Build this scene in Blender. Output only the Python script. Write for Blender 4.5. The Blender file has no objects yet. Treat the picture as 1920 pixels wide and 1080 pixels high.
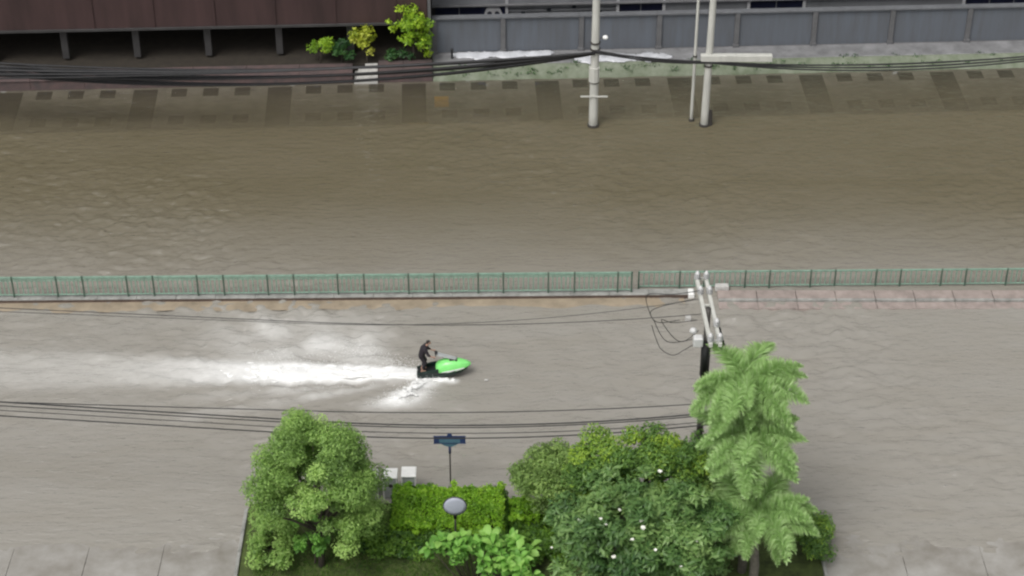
import bpy, bmesh, math, random
import numpy as np
from mathutils import Vector, Matrix

# ------------------------------------------------------------------ camera
R = math.radians
SC = bpy.context.scene
COL = SC.collection
CAM_H, CAM_DEP, CAM_F = 58.0, 35.0, 3700.0          # eye height, depression, focal length in 1920-px units
cd = bpy.data.cameras.new('camera'); cam = bpy.data.objects.new('camera', cd); COL.objects.link(cam)
cam.location = (0, 0, CAM_H); cam.rotation_euler = (R(90 - CAM_DEP), 0, 0)
cd.sensor_width = 36; cd.lens = CAM_F / 1920 * 36; cd.clip_end = 2000; cd.clip_start = 1
SC.camera = cam
# ------------------------------------------------------------------ overcast sky and weak wide sun
W = bpy.data.worlds.new('World'); SC.world = W; W.use_nodes = True
wn, wl = W.node_tree.nodes, W.node_tree.links
for n in list(wn): wn.remove(n)
sky = wn.new('ShaderNodeTexSky'); sky.sky_type = 'NISHITA'; sky.sun_disc = False
SUN_EL, SUN_AZ = 58.0, 215.0                          # azimuth clockwise from +Y
sky.sun_elevation = R(SUN_EL); sky.sun_rotation = R(SUN_AZ)
sky.air_density = 1.0; sky.dust_density = 5.0; sky.ozone_density = 1.0
hs = wn.new('ShaderNodeHueSaturation'); hs.inputs['Saturation'].default_value = 0.10
bg = wn.new('ShaderNodeBackground'); bg.inputs['Strength'].default_value = 0.13
wo = wn.new('ShaderNodeOutputWorld')
wl.new(sky.outputs[0], hs.inputs['Color']); wl.new(hs.outputs[0], bg.inputs['Color']); wl.new(bg.outputs[0], wo.inputs[0])
sd = bpy.data.lights.new('sun', 'SUN'); sun = bpy.data.objects.new('sun', sd); COL.objects.link(sun)
sd.energy = 1.3; sd.angle = R(25); sd.color = (1.0, 0.97, 0.92)
az, el = R(SUN_AZ), R(SUN_EL)
sun_dir = Vector((math.sin(az) * math.cos(el), math.cos(az) * math.cos(el), math.sin(el)))
sun.rotation_euler = (-sun_dir).to_track_quat('-Z', 'Y').to_euler()
sun.location = sun_dir * 120
vs = SC.view_settings; vs.view_transform = 'Standard'; vs.look = 'None'; vs.gamma = 1; vs.use_curve_mapping = False
vs.exposure = 0.25
SC.render.engine = 'CYCLES'
SC.cycles.max_bounces = 6; SC.cycles.transparent_max_bounces = 12
SC.cycles.filter_width = 2.3

rng = np.random.default_rng(7); random.seed(7)
_s, _c = math.sin(R(CAM_DEP)), math.cos(R(CAM_DEP))
def P(x, y, z=0.0):
    """ground position (at height z) that was surveyed at pixel x, y of the 1920x1080 photograph"""
    a, b = x - 960, 540 - y
    d = Vector((a, b * _s + CAM_F * _c, b * _c - CAM_F * _s))
    return Vector((0, 0, CAM_H)) + d * ((z - CAM_H) / d.z)
def PY(x, y, Y):
    """point at distance Y seen at pixel x, y"""
    a, b = x - 960, 540 - y
    d = Vector((a, b * _s + CAM_F * _c, b * _c - CAM_F * _s))
    return Vector((0, 0, CAM_H)) + d * (Y / d.y)

# ------------------------------------------------------------------ mesh helpers
class MB:
    def __init__(s): s.v = []; s.f = []
    def add(s, vs, fs):
        o = len(s.v); s.v += [tuple(p) for p in vs]; s.f += [tuple(i + o for i in f) for f in fs]; return s
    def box(s, x0, x1, y0, y1, z0, z1, M=None, bev=0.0):
        if bev > 0:
            b = min(bev, (x1-x0)/2.01, (y1-y0)/2.01, (z1-z0)/2.01)
            vs_ = []; 
            rings = [(z0, b), (z0+b, 0), (z1-b, 0), (z1, b)]
            for z, i in rings:
                j = b if i == 0 else b
                xs0, xs1, ys0, ys1 = x0+i, x1-i, y0+i, y1-i
                c = b * .6 if i == 0 else b * .3
                vs_ += [(xs0+c, ys0, z), (xs1-c, ys0, z), (xs1, ys0+c, z), (xs1, ys1-c, z), (xs1-c, ys1, z), (xs0+c, ys1, z), (xs0, ys1-c, z), (xs0, ys0+c, z)]
            fs = [tuple(range(7, -1, -1)), tuple(range(24, 32))]
            for k in range(3):
                for i in range(8):
                    fs.append((k*8+i, k*8+(i+1) % 8, k*8+8+(i+1) % 8, k*8+8+i))
        else:
            vs_ = [(x0,y0,z0),(x1,y0,z0),(x1,y1,z0),(x0,y1,z0),(x0,y0,z1),(x1,y0,z1),(x1,y1,z1),(x0,y1,z1)]
            fs = [(3,2,1,0),(4,5,6,7),(0,1,5,4),(1,2,6,5),(2,3,7,6),(3,0,4,7)]
        if M is not None: vs_ = [M @ Vector(p) for p in vs_]
        return s.add(vs_, fs)
    def tube(s, pts, rad, seg=8, cap=True):
        pts = [Vector(p) for p in pts]; n = len(pts)
        if not hasattr(rad, '__len__'): rad = [rad] * n
        rings = []; ref = None
        for i, p in enumerate(pts):
            t = (pts[min(i+1, n-1)] - pts[max(i-1, 0)]).normalized()
            if ref is None:
                ref = Vector((0, 0, 1)) if abs(t.z) < .9 else Vector((1, 0, 0))
            a = t.cross(ref).normalized(); b = t.cross(a).normalized(); ref = -b if False else a.cross(t)
            rings.append([p + (a * math.cos(2*math.pi*k/seg) + b * math.sin(2*math.pi*k/seg)) * rad[i] for k in range(seg)])
        vs_ = [q for r in rings for q in r]; fs = []
        for i in range(n-1):
            for k in range(seg):
                fs.append((i*seg+k, i*seg+(k+1) % seg, (i+1)*seg+(k+1) % seg, (i+1)*seg+k))
        if cap:
            fs.append(tuple(range(seg-1, -1, -1))); fs.append(tuple((n-1)*seg+k for k in range(seg)))
        return s.add(vs_, fs)
    def loft(s, secs, cap=True):
        n = len(secs[0]); vs_ = [p for r in secs for p in r]; fs = []
        for i in range(len(secs)-1):
            for k in range(n):
                fs.append((i*n+k, i*n+(k+1) % n, (i+1)*n+(k+1) % n, (i+1)*n+k))
        if cap:
            fs.append(tuple(range(n-1, -1, -1))); fs.append(tuple((len(secs)-1)*n+k for k in range(n)))
        return s.add(vs_, fs)
    def ball(s, c, r, seg=10, rings=7):
        c = Vector(c)
        if not hasattr(r, '__len__'): r = (r, r, r)
        vs_ = [c + Vector((0, 0, -r[2]))]
        for i in range(1, rings):
            a = -math.pi/2 + math.pi*i/rings
            for k in range(seg):
                b = 2*math.pi*k/seg
                vs_.append(c + Vector((math.cos(a)*math.cos(b)*r[0], math.cos(a)*math.sin(b)*r[1], math.sin(a)*r[2])))
        vs_.append(c + Vector((0, 0, r[2]))); fs = []
        for k in range(seg): fs.append((0, 1+(k+1) % seg, 1+k))
        for i in range(rings-2):
            for k in range(seg): fs.append((1+i*seg+k, 1+i*seg+(k+1) % seg, 1+(i+1)*seg+(k+1) % seg, 1+(i+1)*seg+k))
        t = len(vs_)-1; o = 1+(rings-2)*seg
        for k in range(seg): fs.append((o+k, o+(k+1) % seg, t))
        return s.add(vs_, fs)
    def mesh(s, name, m, smooth=False):
        me = bpy.data.meshes.new(name); me.from_pydata(s.v, [], s.f); me.update()
        bm = bmesh.new(); bm.from_mesh(me); bmesh.ops.recalc_face_normals(bm, faces=bm.faces); bm.to_mesh(me); bm.free()
        me.materials.append(m)
        if smooth: me.polygons.foreach_set('use_smooth', [True]*len(me.polygons))
        return me
    def build(s, name, m, parent=None, smooth=False):
        return link(name, s.mesh(name, m, smooth), parent)
def link(name, me, parent=None, loc=None, rot=None, scl=None):
    o = bpy.data.objects.new(name, me); COL.objects.link(o)
    if parent is not None: o.parent = parent
    if loc is not None: o.location = loc
    if rot is not None: o.rotation_euler = rot
    if scl is not None: o.scale = scl
    return o
def tag(o, label=None, cat=None, group=None, kind=None):
    if label: o['label'] = label
    if cat: o['category'] = cat
    if group: o['group'] = group
    if kind: o['kind'] = kind
    return o
def thing(name, label, cat, loc=(0, 0, 0), rz=0.0, group=None):
    o = bpy.data.objects.new(name, None); COL.objects.link(o); o.location = loc; o.rotation_euler = (0, 0, rz)
    o.empty_display_size = .2
    return tag(o, label, cat, group)

# ------------------------------------------------------------------ materials
def srgb(r, g, b):
    f = lambda c: (c/255/12.92) if c/255 <= .04045 else ((c/255+.055)/1.055)**2.4
    return (f(r), f(g), f(b))
def mat(name, col, rough=.7, var=.25, scale=3.0, bump=0.0, bscale=20.0, col2=None, metal=0.0, spec=.5, stretch=None):
    """base colour broken up by two octaves of noise towards col2 (or a darker tone)"""
    m = bpy.data.materials.new(name); m.use_nodes = True; n, l = m.node_tree.nodes, m.node_tree.links
    b = n['Principled BSDF']; b.inputs['Roughness'].default_value = rough; b.inputs['Metallic'].default_value = metal
    b.inputs['Specular IOR Level'].default_value = spec
    if col2 is None: col2 = tuple(c*(1-var*2) if c*(1-var*2) > 0 else 0 for c in col)
    tc = n.new('ShaderNodeTexCoord'); src = tc.outputs['Object']
    if stretch:
        mp = n.new('ShaderNodeMapping'); mp.inputs['Scale'].default_value = stretch; l.new(src, mp.inputs['Vector']); src = mp.outputs[0]
    nz = n.new('ShaderNodeTexNoise'); nz.inputs['Scale'].default_value = scale; nz.inputs['Detail'].default_value = 7; nz.inputs['Roughness'].default_value = .65
    l.new(src, nz.inputs['Vector'])
    rp = n.new('ShaderNodeValToRGB'); rp.color_ramp.elements[0].position = .3; rp.color_ramp.elements[1].position = .68
    rp.color_ramp.elements[0].color = (*col2, 1); rp.color_ramp.elements[1].color = (*col, 1)
    l.new(nz.outputs['Fac'], rp.inputs['Fac']); l.new(rp.outputs[0], b.inputs['Base Color'])
    if bump:
        nb = n.new('ShaderNodeTexNoise'); nb.inputs['Scale'].default_value = bscale; nb.inputs['Detail'].default_value = 5
        l.new(src, nb.inputs['Vector'])
        bp = n.new('ShaderNodeBump'); bp.inputs['Strength'].default_value = bump; bp.inputs['Distance'].default_value = .03
        l.new(nb.outputs['Fac'], bp.inputs['Height']); l.new(bp.outputs[0], b.inputs['Normal'])
    return m
def leaf_mat(name, dark, mid, light, trans=.35, rough=.55):
    m = bpy.data.materials.new(name); m.use_nodes = True; n, l = m.node_tree.nodes, m.node_tree.links
    b = n['Principled BSDF']; out = n['Material Output']
    at = n.new('ShaderNodeAttribute'); at.attribute_name = 'tint'
    rp = n.new('ShaderNodeValToRGB'); e = rp.color_ramp.elements
    e[0].position = 0; e[0].color = (*dark, 1); e[1].position = 1; e[1].color = (*light, 1)
    k = e.new(.5); k.color = (*mid, 1)
    l.new(at.outputs['Fac'], rp.inputs['Fac']); l.new(rp.outputs[0], b.inputs['Base Color'])
    b.inputs['Roughness'].default_value = rough
    tr = n.new('ShaderNodeBsdfTranslucent'); l.new(rp.outputs[0], tr.inputs['Color'])
    mx = n.new('ShaderNodeMixShader'); mx.inputs[0].default_value = trans
    l.new(b.outputs[0], mx.inputs[1]); l.new(tr.outputs[0], mx.inputs[2]); l.new(mx.outputs[0], out.inputs[0])
    return m

M = {}
M['concrete'] = mat('concrete', (.30, .30, .28), .85, .25, 1.3, .3, 30)
M['pole'] = mat('pole_concrete', (.52, .52, .48), .8, .12, 2.0, .2, 40, stretch=(1, 1, .25))
M['wall_panel'] = mat('wall_panel', (.108, .122, .145), .8, .12, 2.2, .2, 25, col2=(.09, .095, .105), stretch=(1, 1, .12))
M['wall_post'] = mat('wall_post', (.125, .125, .13), .8, .15, 1.5, .2, 25)
M['coping'] = mat('coping', (.135, .14, .15), .8, .15, 1.5, .2, 25)
M['moss'] = mat('mossy_bank', (.20, .22, .17), .9, .3, 1.2, .5, 14, col2=(.10, .125, .075))
M['terrace'] = mat('terrace', (.24, .24, .245), .6, .25, .9, .2, 20)
M['pavement'] = mat('pavement', (.25, .245, .225), .75, .2, .8, .2, 25)
M['dark_slab'] = mat('dark_slab', (.045, .043, .042), .75, .2, 2.0, .2, 25)
M['yellow'] = mat('yellow_slab', (.55, .33, .07), .7, .2, 2.0)
M['asphalt'] = mat('asphalt', (.05, .05, .05), .9, .2, 2.0)
M['soil'] = mat('soil', (.035, .028, .02), .95, .2, 2.0, .5, 12)
M['maroon'] = mat('maroon_cladding', (.060, .032, .031), .6, .25, .8, .1, 12, stretch=(1, 1, .15))
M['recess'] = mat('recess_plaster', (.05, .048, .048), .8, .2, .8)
M['plinth'] = mat('brown_plinth', (.115, .075, .072), .75, .3, 1.4, .3, 20, col2=(.06, .05, .05))
M['step'] = mat('step_stone', (.50, .49, .47), .75, .15, 3.0, .2, 25)
M['grey_clad'] = mat('grey_cladding', (.16, .165, .175), .6, .15, .6, .05, 12, stretch=(1, 1, .2))
M['navy'] = mat('navy_band', (.012, .014, .035), .35, .2, 1.0)
M['glass'] = mat('dark_glass', (.02, .025, .03), .12, .2, 1.0)
M['pale'] = mat('pale_paint', (.36, .36, .37), .6, .1, 3.0)
M['white'] = mat('white_paint', (.78, .78, .76), .5, .08, 3.0)
M['sheeting'] = mat('plastic_sheet', (.56, .57, .60), .35, .12, 2.0, .4, 6)
M['fence_rail'] = mat('fence_green', (.22, .345, .27), .55, .2, 2.5, .1, 30)
M['fence_post'] = mat('fence_post_green', (.07, .125, .09), .55, .2, 2.5)
M['kerb_top'] = mat('kerb_top', (.33, .33, .31), .85, .25, 2.0, .3, 25)
M['kerb_red'] = mat('kerb_red', (.10, .068, .055), .7, .25, 2.0, .2, 25)
M['silt'] = mat('silt_ledge', (.31, .255, .185), .5, .2, 1.0, .2, 8)
M['brick'] = mat('pink_paving', (.33, .275, .25), .8, .2, 2.0, .3, 20)
M['black'] = mat('black_rubber', (.012, .013, .014), .5, .2, 6.0)
M['cable'] = mat('cable', (.02, .02, .022), .6, .2, 3.0)
M['tan_metal'] = mat('old_metal', (.06, .055, .05), .6, .3, 5.0)
M['insulator'] = mat('insulator', (.58, .58, .58), .3, .06, 5.0)
M['sign_blue'] = mat('sign_blue', (.028, .048, .13), .45, .12, 4.0)
M['sign_teal'] = mat('sign_teal', (.09, .19, .25), .45, .12, 4.0)
M['sign_grey'] = mat('sign_grey', (.40, .42, .50), .45, .08, 2.0)
M['cab'] = mat('cabinet_grey', (.40, .42, .42), .5, .12, 3.0)
M['ski_green'] = mat('ski_green', (.23, .74, .20), .28, .06, 3.0)
M['ski_dark'] = mat('ski_dark', (.008, .028, .022), .4, .2, 5.0)
M['ski_white'] = mat('ski_white', (.75, .78, .75), .35, .05, 5.0)
M['skin'] = mat('skin', (.45, .27, .20), .55, .08, 8.0)
M['cloth'] = mat('black_cloth', (.018, .014, .02), .85, .2, 12.0, .3, 60)
M['hair'] = mat('hair', (.012, .009, .008), .7, .2, 30.0, .4, 120)
M['eye'] = mat('eye', (.02, .015, .012), .2, .1, 5)
M['bark'] = mat('bark', (.075, .06, .045), .9, .3, 6.0, .6, 30, stretch=(1, 1, .3))
M['palebark'] = mat('pale_bark', (.22, .20, .17), .9, .25, 5.0, .5, 30)
M['lawn'] = mat('lawn', (.09, .125, .03), .95, .3, 2.5, .8, 40, col2=(.03, .04, .012))
M['L_left'] = leaf_mat('leaf_left_tree', (.11, .20, .045), (.26, .43, .10), (.48, .68, .20), .45)
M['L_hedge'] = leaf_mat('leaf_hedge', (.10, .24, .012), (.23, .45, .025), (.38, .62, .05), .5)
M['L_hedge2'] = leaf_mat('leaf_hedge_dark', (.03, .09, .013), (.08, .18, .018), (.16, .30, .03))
M['L_fran'] = leaf_mat('leaf_frangipani', (.05, .12, .034), (.14, .265, .075), (.30, .46, .15), .45, .45)
M['L_olive'] = leaf_mat('leaf_olive', (.11, .18, .045), (.22, .35, .09), (.38, .53, .15), .45)
M['L_top'] = leaf_mat('leaf_mid_tree', (.06, .14, .03), (.16, .30, .06), (.36, .52, .05), .45)
M['L_palm'] = leaf_mat('leaf_palm', (.20, .35, .10), (.40, .60, .22), (.62, .78, .42), .4)
M['L_shrub'] = leaf_mat('leaf_shrub', (.10, .26, .04), (.22, .48, .08), (.38, .64, .15), .45)
M['L_yellow'] = leaf_mat('leaf_yellow_green', (.18, .25, .015), (.38, .44, .03), (.58, .60, .10))
M['L_bright'] = leaf_mat('leaf_bright_green', (.10, .22, .012), (.25, .42, .02), (.42, .58, .04))
M['L_dark'] = leaf_mat('leaf_dark', (.015, .05, .015), (.03, .10, .025), (.08, .19, .04))
M['petal'] = mat('petal', (.80, .80, .72), .6, .04, 5)

# ------------------------------------------------------------------ frames of the far kerb line and the median
A_, B_ = P(585, 158), P(1380, 140)
FU = (B_ - A_).normalized(); FN = Vector((-FU.y, FU.x, 0)); FO = A_ + FU * (-A_.x / FU.x)
FAR_RZ = math.atan2(FU.y, FU.x)
FM = Matrix.Translation(FO) @ Matrix.Rotation(FAR_RZ, 4, 'Z')       # local: s along, t away from the road
def fs_(x, y, z=0.0):
    q = FM.inverted() @ P(x, y, z); return q.x, q.y
C_, D_ = P(585, 564), P(1280, 558)
MU = (D_ - C_).normalized(); MO = C_ + MU * (-C_.x / MU.x)
MED_RZ = math.atan2(MU.y, MU.x)
MM = Matrix.Translation(MO) @ Matrix.Rotation(MED_RZ, 4, 'Z')
BANK_Z = .60

# ------------------------------------------------------------------ ground and flood water
tag(MB().box(-400, 400, -60, 600, -1.6, -.60).build('ground', M['asphalt']), kind='structure')

SKI = P(783, 704) ; SKI_Y = SKI.y; SKI_X = SKI.x
def smooth(a, b, x): t = np.clip((x-a)/(b-a), 0, 1); return t*t*(3-2*t)
def fields(nx, ny, dx, kx0, spread, seed, angle=0.0, aniso=1.0):
    g = np.random.default_rng(seed); w = np.fft.rfft2(g.standard_normal((ny, nx)))
    ky = np.fft.fftfreq(ny, dx)[:, None]; kx = np.fft.rfftfreq(nx, dx)[None, :]
    ca, sa = math.cos(angle), math.sin(angle); u = kx*ca+ky*sa; v = (-kx*sa+ky*ca)*aniso
    k = np.sqrt(u*u+v*v)
    f = np.fft.irfft2(w*np.exp(-((k-kx0)/spread)**2), s=(ny, nx)); return f/f.std()
def make_water():
    dx = .115
    xs = np.arange(-35, 35.01, dx); ys = np.arange(57, 107.01, dx); nx, ny = len(xs), len(ys)
    X, Y = np.meshgrid(xs, ys)
    # chop: short waves whose crests lie along the road, plus finer ripples
    h1 = fields(nx, ny, dx, .55, .25, 1, 1.35, 1.6); h2 = fields(nx, ny, dx, 1.1, .45, 2, 1.75, 1.7); h3 = fields(nx, ny, dx, .12, .08, 3, 0, .5)
    h4 = fields(nx, ny, dx, 2.2, .8, 5, 1.5, 1.5)
    far = smooth(81, 84, Y); chopL = smooth(-3, -10, X)*smooth(78, 84, Y)*smooth(101, 92, Y)*(1-.75*smooth(-10.5, -15, X))
    patch = .55+.45*np.clip(fields(nx, ny, dx, .04, .04, 4)*.8, -1, 1.2)
    amp = .048*patch*(1-.30*far)
    Z = amp*(h1*(.6-.42*far)+h2*.65+h4*.40) + .006*h3 + .040*chopL*patch*(h2*.7+h4*.55)
    # jet ski wash: V waves ahead-left, trough, and the long foam trail behind
    lx = SKI_X - X                                    # metres behind the stern
    ly = Y - (SKI_Y + .10 + .018*np.clip(lx, 0, 40))
    lx_c = np.clip(lx, 0, 60)
    ahead = np.hypot((X-(SKI_X+2.2))*.9, Y-SKI_Y)
    ring = np.sin(ahead*3.4 - .6*np.sin(X*.5))*np.exp(-ahead/6.5)*smooth(.6, 2.2, ahead)*smooth(-2.0, 3.0, X-SKI_X)
    Z += .11*ring*(.6+.4*patch)
    foam = np.zeros_like(X)
    w = .46+.06*lx_c
    core = np.exp(-(ly/w)**4)*smooth(-.6, .3, lx)
    fade = np.exp(-np.clip(lx-6, 0, 50)/4.0)
    foam = np.maximum(foam, core*(.12+.98*fade))
    Z += core*.10*smooth(0, 1.5, lx)*fade*(1+.2*h2)
    # two shoulder crests that spread from the stern, paler, broken
    for sgn, ang, a in ((1, .30, .55), (1, .52, .34), (-1, .20, .42), (-1, .36, .42)):
        c = ly*sgn - (.35+ang*lx_c**.92)
        wd = .16+.035*lx_c
        r = np.exp(-(c/wd)**2)*smooth(.2, 1.2, lx)*np.exp(-lx_c/10)
        Z += .045*r*(1+.2*h2)*smooth(15, 8, lx)
        brk = np.clip(.60+.25*h1+.12*h2, 0, 1)*smooth(14, 8, lx)
        foam = np.maximum(foam, a*r*brk)
    # veil of aerated water on both sides of the trail
    veil = np.exp(-((ly-1.6-.10*lx_c)/(1.6+.1*lx_c))**2)*smooth(.5, 3, lx)*np.exp(-np.clip(lx-6, 0, 50)/8)
    foam = np.maximum(foam, .44*veil*np.clip(.78+.14*h1+.12*h3, 0, 1)*smooth(13, 7, lx))
    # near-side splash fan thrown from the hull towards the camera
    fx = X-(SKI_X+.55); fy = (SKI_Y-.40)-Y
    fan = np.exp(-((fx+.85*fy)/(.55+.28*np.clip(fy, 0, 5)))**2)*smooth(-.1, .25, fy)*smooth(2.6, 1.3, fy)
    foam = np.maximum(foam, fan*np.clip(.95+.3*h2+.2*h1, 0, 1))
    Z += .07*fan*(1+.5*h2)
    side = np.exp(-((Y-(SKI_Y-.42))/.17)**2)*smooth(SKI_X-.3, SKI_X+.2, X)*smooth(SKI_X+2.15, SKI_X+1.7, X)
    foam = np.maximum(foam, .8*side); Z += .06*side
    edge = np.minimum.reduce([smooth(-35, -33, X), smooth(35, 33, X), smooth(57, 58.5, Y), smooth(107, 106.2, Y)])
    Z *= edge*(1-.45*smooth(.25, .7, foam)); foam *= edge
    # water depth over the bed: only the far footpath lies shallow
    t = (X-FO.x)*FN.x + (Y-FO.y)*FN.y
    depth = np.where(t > -5.2, .012+np.clip(-t, 0, 6)*.021, .6)
    depth = np.where((t <= -5.0) & (t > -5.6), .12+(-5.0-t)/.6*.48, depth)
    Z *= np.where(t > -5.2, np.clip(.35+.1*-t, .1, 1), 1)
    Z = np.where(t > -.6, np.minimum(Z, .006), Z)
    # outer skirt so that the sheet runs on to far away
    pad = [160, 500]
    xs2 = np.concatenate([[xs[0]-p for p in pad[::-1]], xs, [xs[-1]+p for p in pad]])
    ys2 = np.concatenate([[ys[0]-100, ys[0]-20], ys, [ys[-1]+.5]])
    padf = lambda A, v: np.pad(A, ((2, 1), (2, 2)), constant_values=v)
    Z = padf(Z, 0); foam = padf(foam, 0); depth = np.pad(depth, ((2, 1), (2, 2)), mode='edge')
    XX, YY = np.meshgrid(xs2, ys2); nx, ny = len(xs2), len(ys2)
    co = np.stack([XX, YY, Z], -1).reshape(-1, 3)
    me = bpy.data.meshes.new('flood_water'); i = np.arange(nx*ny).reshape(ny, nx)
    q = np.stack([i[:-1, :-1], i[:-1, 1:], i[1:, 1:], i[1:, :-1]], -1).reshape(-1, 4)
    me.vertices.add(len(co)); me.vertices.foreach_set('co', co.ravel())
    me.loops.add(q.size); me.loops.foreach_set('vertex_index', q.ravel().astype(np.int32))
    me.polygons.add(len(q)); me.polygons.foreach_set('loop_start', np.arange(0, q.size, 4, dtype=np.int32)); me.polygons.foreach_set('loop_total', np.full(len(q), 4, np.int32))
    me.update(); me.polygons.foreach_set('use_smooth', np.ones(len(q), bool))
    for nm, A in (('foam', foam), ('depth', depth)):
        at = me.attributes.new(nm, 'FLOAT', 'POINT'); at.data.foreach_set('value', A.ravel().astype(np.float32))
    return me
def water_mat():
    m = bpy.data.materials.new('muddy_water'); m.use_nodes = True; n, l = m.node_tree.nodes, m.node_tree.links
    for k in list(n): n.remove(k)
    out = n.new('ShaderNodeOutputMaterial'); tc = n.new('ShaderNodeTexCoord')
    def math_(op, a, b=None, clamp=False):
        k = n.new('ShaderNodeMath'); k.operation = op; k.use_clamp = clamp
        for i, v in enumerate((a, b)):
            if v is None: continue
            if isinstance(v, (int, float)): k.inputs[i].default_value = v
            else: l.new(v, k.inputs[i])
        return k.outputs[0]
    def noise(scale, detail=4, rough=.55, st=(1, 1, 1), dist=0.0):
        mp = n.new('ShaderNodeMapping'); mp.inputs['Scale'].default_value = st; l.new(tc.outputs['Object'], mp.inputs[0])
        k = n.new('ShaderNodeTexNoise'); k.inputs['Scale'].default_value = scale; k.inputs['Detail'].default_value = detail
        k.inputs['Roughness'].default_value = rough; k.inputs['Distortion'].default_value = dist
        l.new(mp.outputs[0], k.inputs['Vector']); return k.outputs['Fac']
    def mixc(f, a, b):
        k = n.new('ShaderNodeMix'); k.data_type = 'RGBA'
        if isinstance(f, float): k.inputs[0].default_value = f
        else: l.new(f, k.inputs[0])
        for i, v in ((6, a), (7, b)):
            if isinstance(v, tuple): k.inputs[i].default_value = (*v, 1)
            else: l.new(v, k.inputs[i])
        return k.outputs[2]
    # body colour: darker and browner with distance, greyer on the near carriageway, broad plumes
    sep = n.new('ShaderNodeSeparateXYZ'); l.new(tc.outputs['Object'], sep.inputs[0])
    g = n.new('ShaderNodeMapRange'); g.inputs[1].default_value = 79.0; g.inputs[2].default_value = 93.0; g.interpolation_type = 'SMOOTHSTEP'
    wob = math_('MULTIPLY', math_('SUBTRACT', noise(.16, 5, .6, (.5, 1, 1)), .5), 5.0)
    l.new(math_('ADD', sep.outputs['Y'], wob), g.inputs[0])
    silt = mixc(g.outputs[0], WATER_NEAR, WATER_FAR)
    pl = noise(.5, 6, .6, (.35, 1.0, 1), .6)
    ramp = n.new('ShaderNodeMapRange'); ramp.inputs[1].default_value = .35; ramp.inputs[2].default_value = .7; l.new(pl, ramp.inputs[0])
    silt = mixc(math_('MULTIPLY', ramp.outputs[0], .22), silt, WATER_PLUME)
    fo = n.new('ShaderNodeAttribute'); fo.attribute_name = 'foam'
    fn = noise(5.0, 5, .7, (.7, 1.2, 1), .5)
    fm = math_('MULTIPLY', fo.outputs['Fac'], math_('ADD', math_('MULTIPLY', fn, .8), .68), True)
    fm = math_('MULTIPLY', fm, 1.15, True)
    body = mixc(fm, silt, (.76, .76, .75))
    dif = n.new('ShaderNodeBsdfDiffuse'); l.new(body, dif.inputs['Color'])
    geo = n.new('ShaderNodeNewGeometry'); nm = n.new('ShaderNodeMix'); nm.data_type = 'VECTOR'
    nm.inputs[4].default_value = (0, 0, 1); l.new(geo.outputs['Normal'], nm.inputs[5])
    l.new(math_('ADD', math_('MULTIPLY', fm, .6), .22), nm.inputs[0]); l.new(nm.outputs[1], dif.inputs['Normal'])
    tr = n.new('ShaderNodeBsdfTransparent'); tr.inputs['Color'].default_value = (.93, .90, .84, 1)
    dp = n.new('ShaderNodeAttribute'); dp.attribute_name = 'depth'
    op = math_('SUBTRACT', 1.0, math_('POWER', 2.718, math_('MULTIPLY', dp.outputs['Fac'], -13.0)))
    op = math_('MAXIMUM', op, fm)
    mx = n.new('ShaderNodeMixShader'); l.new(op, mx.inputs[0]); l.new(tr.outputs[0], mx.inputs[1]); l.new(dif.outputs[0], mx.inputs[2])
    # fine ripples
    r1 = noise(2.6, 4, .6, (.30, 1.2, 1), .4); r2 = noise(7.0, 3, .5, (.4, 1.1, 1), .2); 
    hgt = math_('ADD', math_('MULTIPLY', r1, 1.0), math_('MULTIPLY', r2, .35))
    bp = n.new('ShaderNodeBump'); bp.inputs['Strength'].default_value = 1.0; bp.inputs['Distance'].default_value = .14; l.new(hgt, bp.inputs['Height'])
    gl = n.new('ShaderNodeBsdfGlossy'); gl.inputs['Roughness'].default_value = .05; l.new(bp.outputs[0], gl.inputs['Normal'])
    fr = n.new('ShaderNodeFresnel'); fr.inputs['IOR'].default_value = 1.36; l.new(bp.outputs[0], fr.inputs['Normal'])
    ff = math_('MULTIPLY', fr.outputs[0], math_('SUBTRACT', 1.0, math_('MULTIPLY', fm, .8)), True)
    m2 = n.new('ShaderNodeMixShader'); l.new(ff, m2.inputs[0]); l.new(mx.outputs[0], m2.inputs[1]); l.new(gl.outputs[0], m2.inputs[2])
    l.new(m2.outputs[0], out.inputs[0]); return m
WATER_NEAR, WATER_FAR, WATER_PLUME = (.265, .252, .226), (.118, .102, .064), (.190, .166, .122)
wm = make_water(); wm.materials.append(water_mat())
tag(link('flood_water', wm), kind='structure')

# ------------------------------------------------------------------ far footpath with dark slabs, bank, terrace
fp = MB(); S0, S1 = -70, 70
fp.add([FM @ Vector(p) for p in ((S0, -5.05, -.12), (S1, -5.05, -.12), (S1, .06, -.012), (S0, .06, -.012), (S0, -5.05, -.7), (S1, -5.05, -.7))], [(0, 1, 2, 3), (4, 5, 1, 0)])
footpath = tag(fp.build('footpath', M['pavement']), kind='structure')
slope = math.atan2(.108, 5.11)
sl = MB().box(-.46, .46, -.46, .46, -.03, 0, bev=.008).mesh('paving_slab', M['dark_slab'])
bandm = MB().box(-.72, .72, -2.25, 2.25, -.03, 0, bev=.008).mesh('paving_band', M['dark_slab'])
def foot_z(t): return -.0133+t*.02114
def lay(me, name, s, t, parent=footpath):
    p = FM @ Vector((s, t, foot_z(t)+.006)); o = link(name, me, parent, p); o.rotation_euler = (slope, 0, FAR_RZ); return o
for k in range(-6, 7):
    b0 = 2.08+8.0*k
    lay(bandm, 'paving_band', b0, -2.45)
    for d in (2.0, 3.88, 5.76):
        lay(sl, 'paving_slab', b0+d, -.62); lay(sl, 'paving_slab', b0+d+.08, -3.75)
ym = MB().box(-.42, .42, -.62, .62, -.03, 0, bev=.008).mesh('yellow_slab', M['yellow'])
s, t = fs_(828, 189); lay(ym, 'yellow_slab', s, t)
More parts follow.
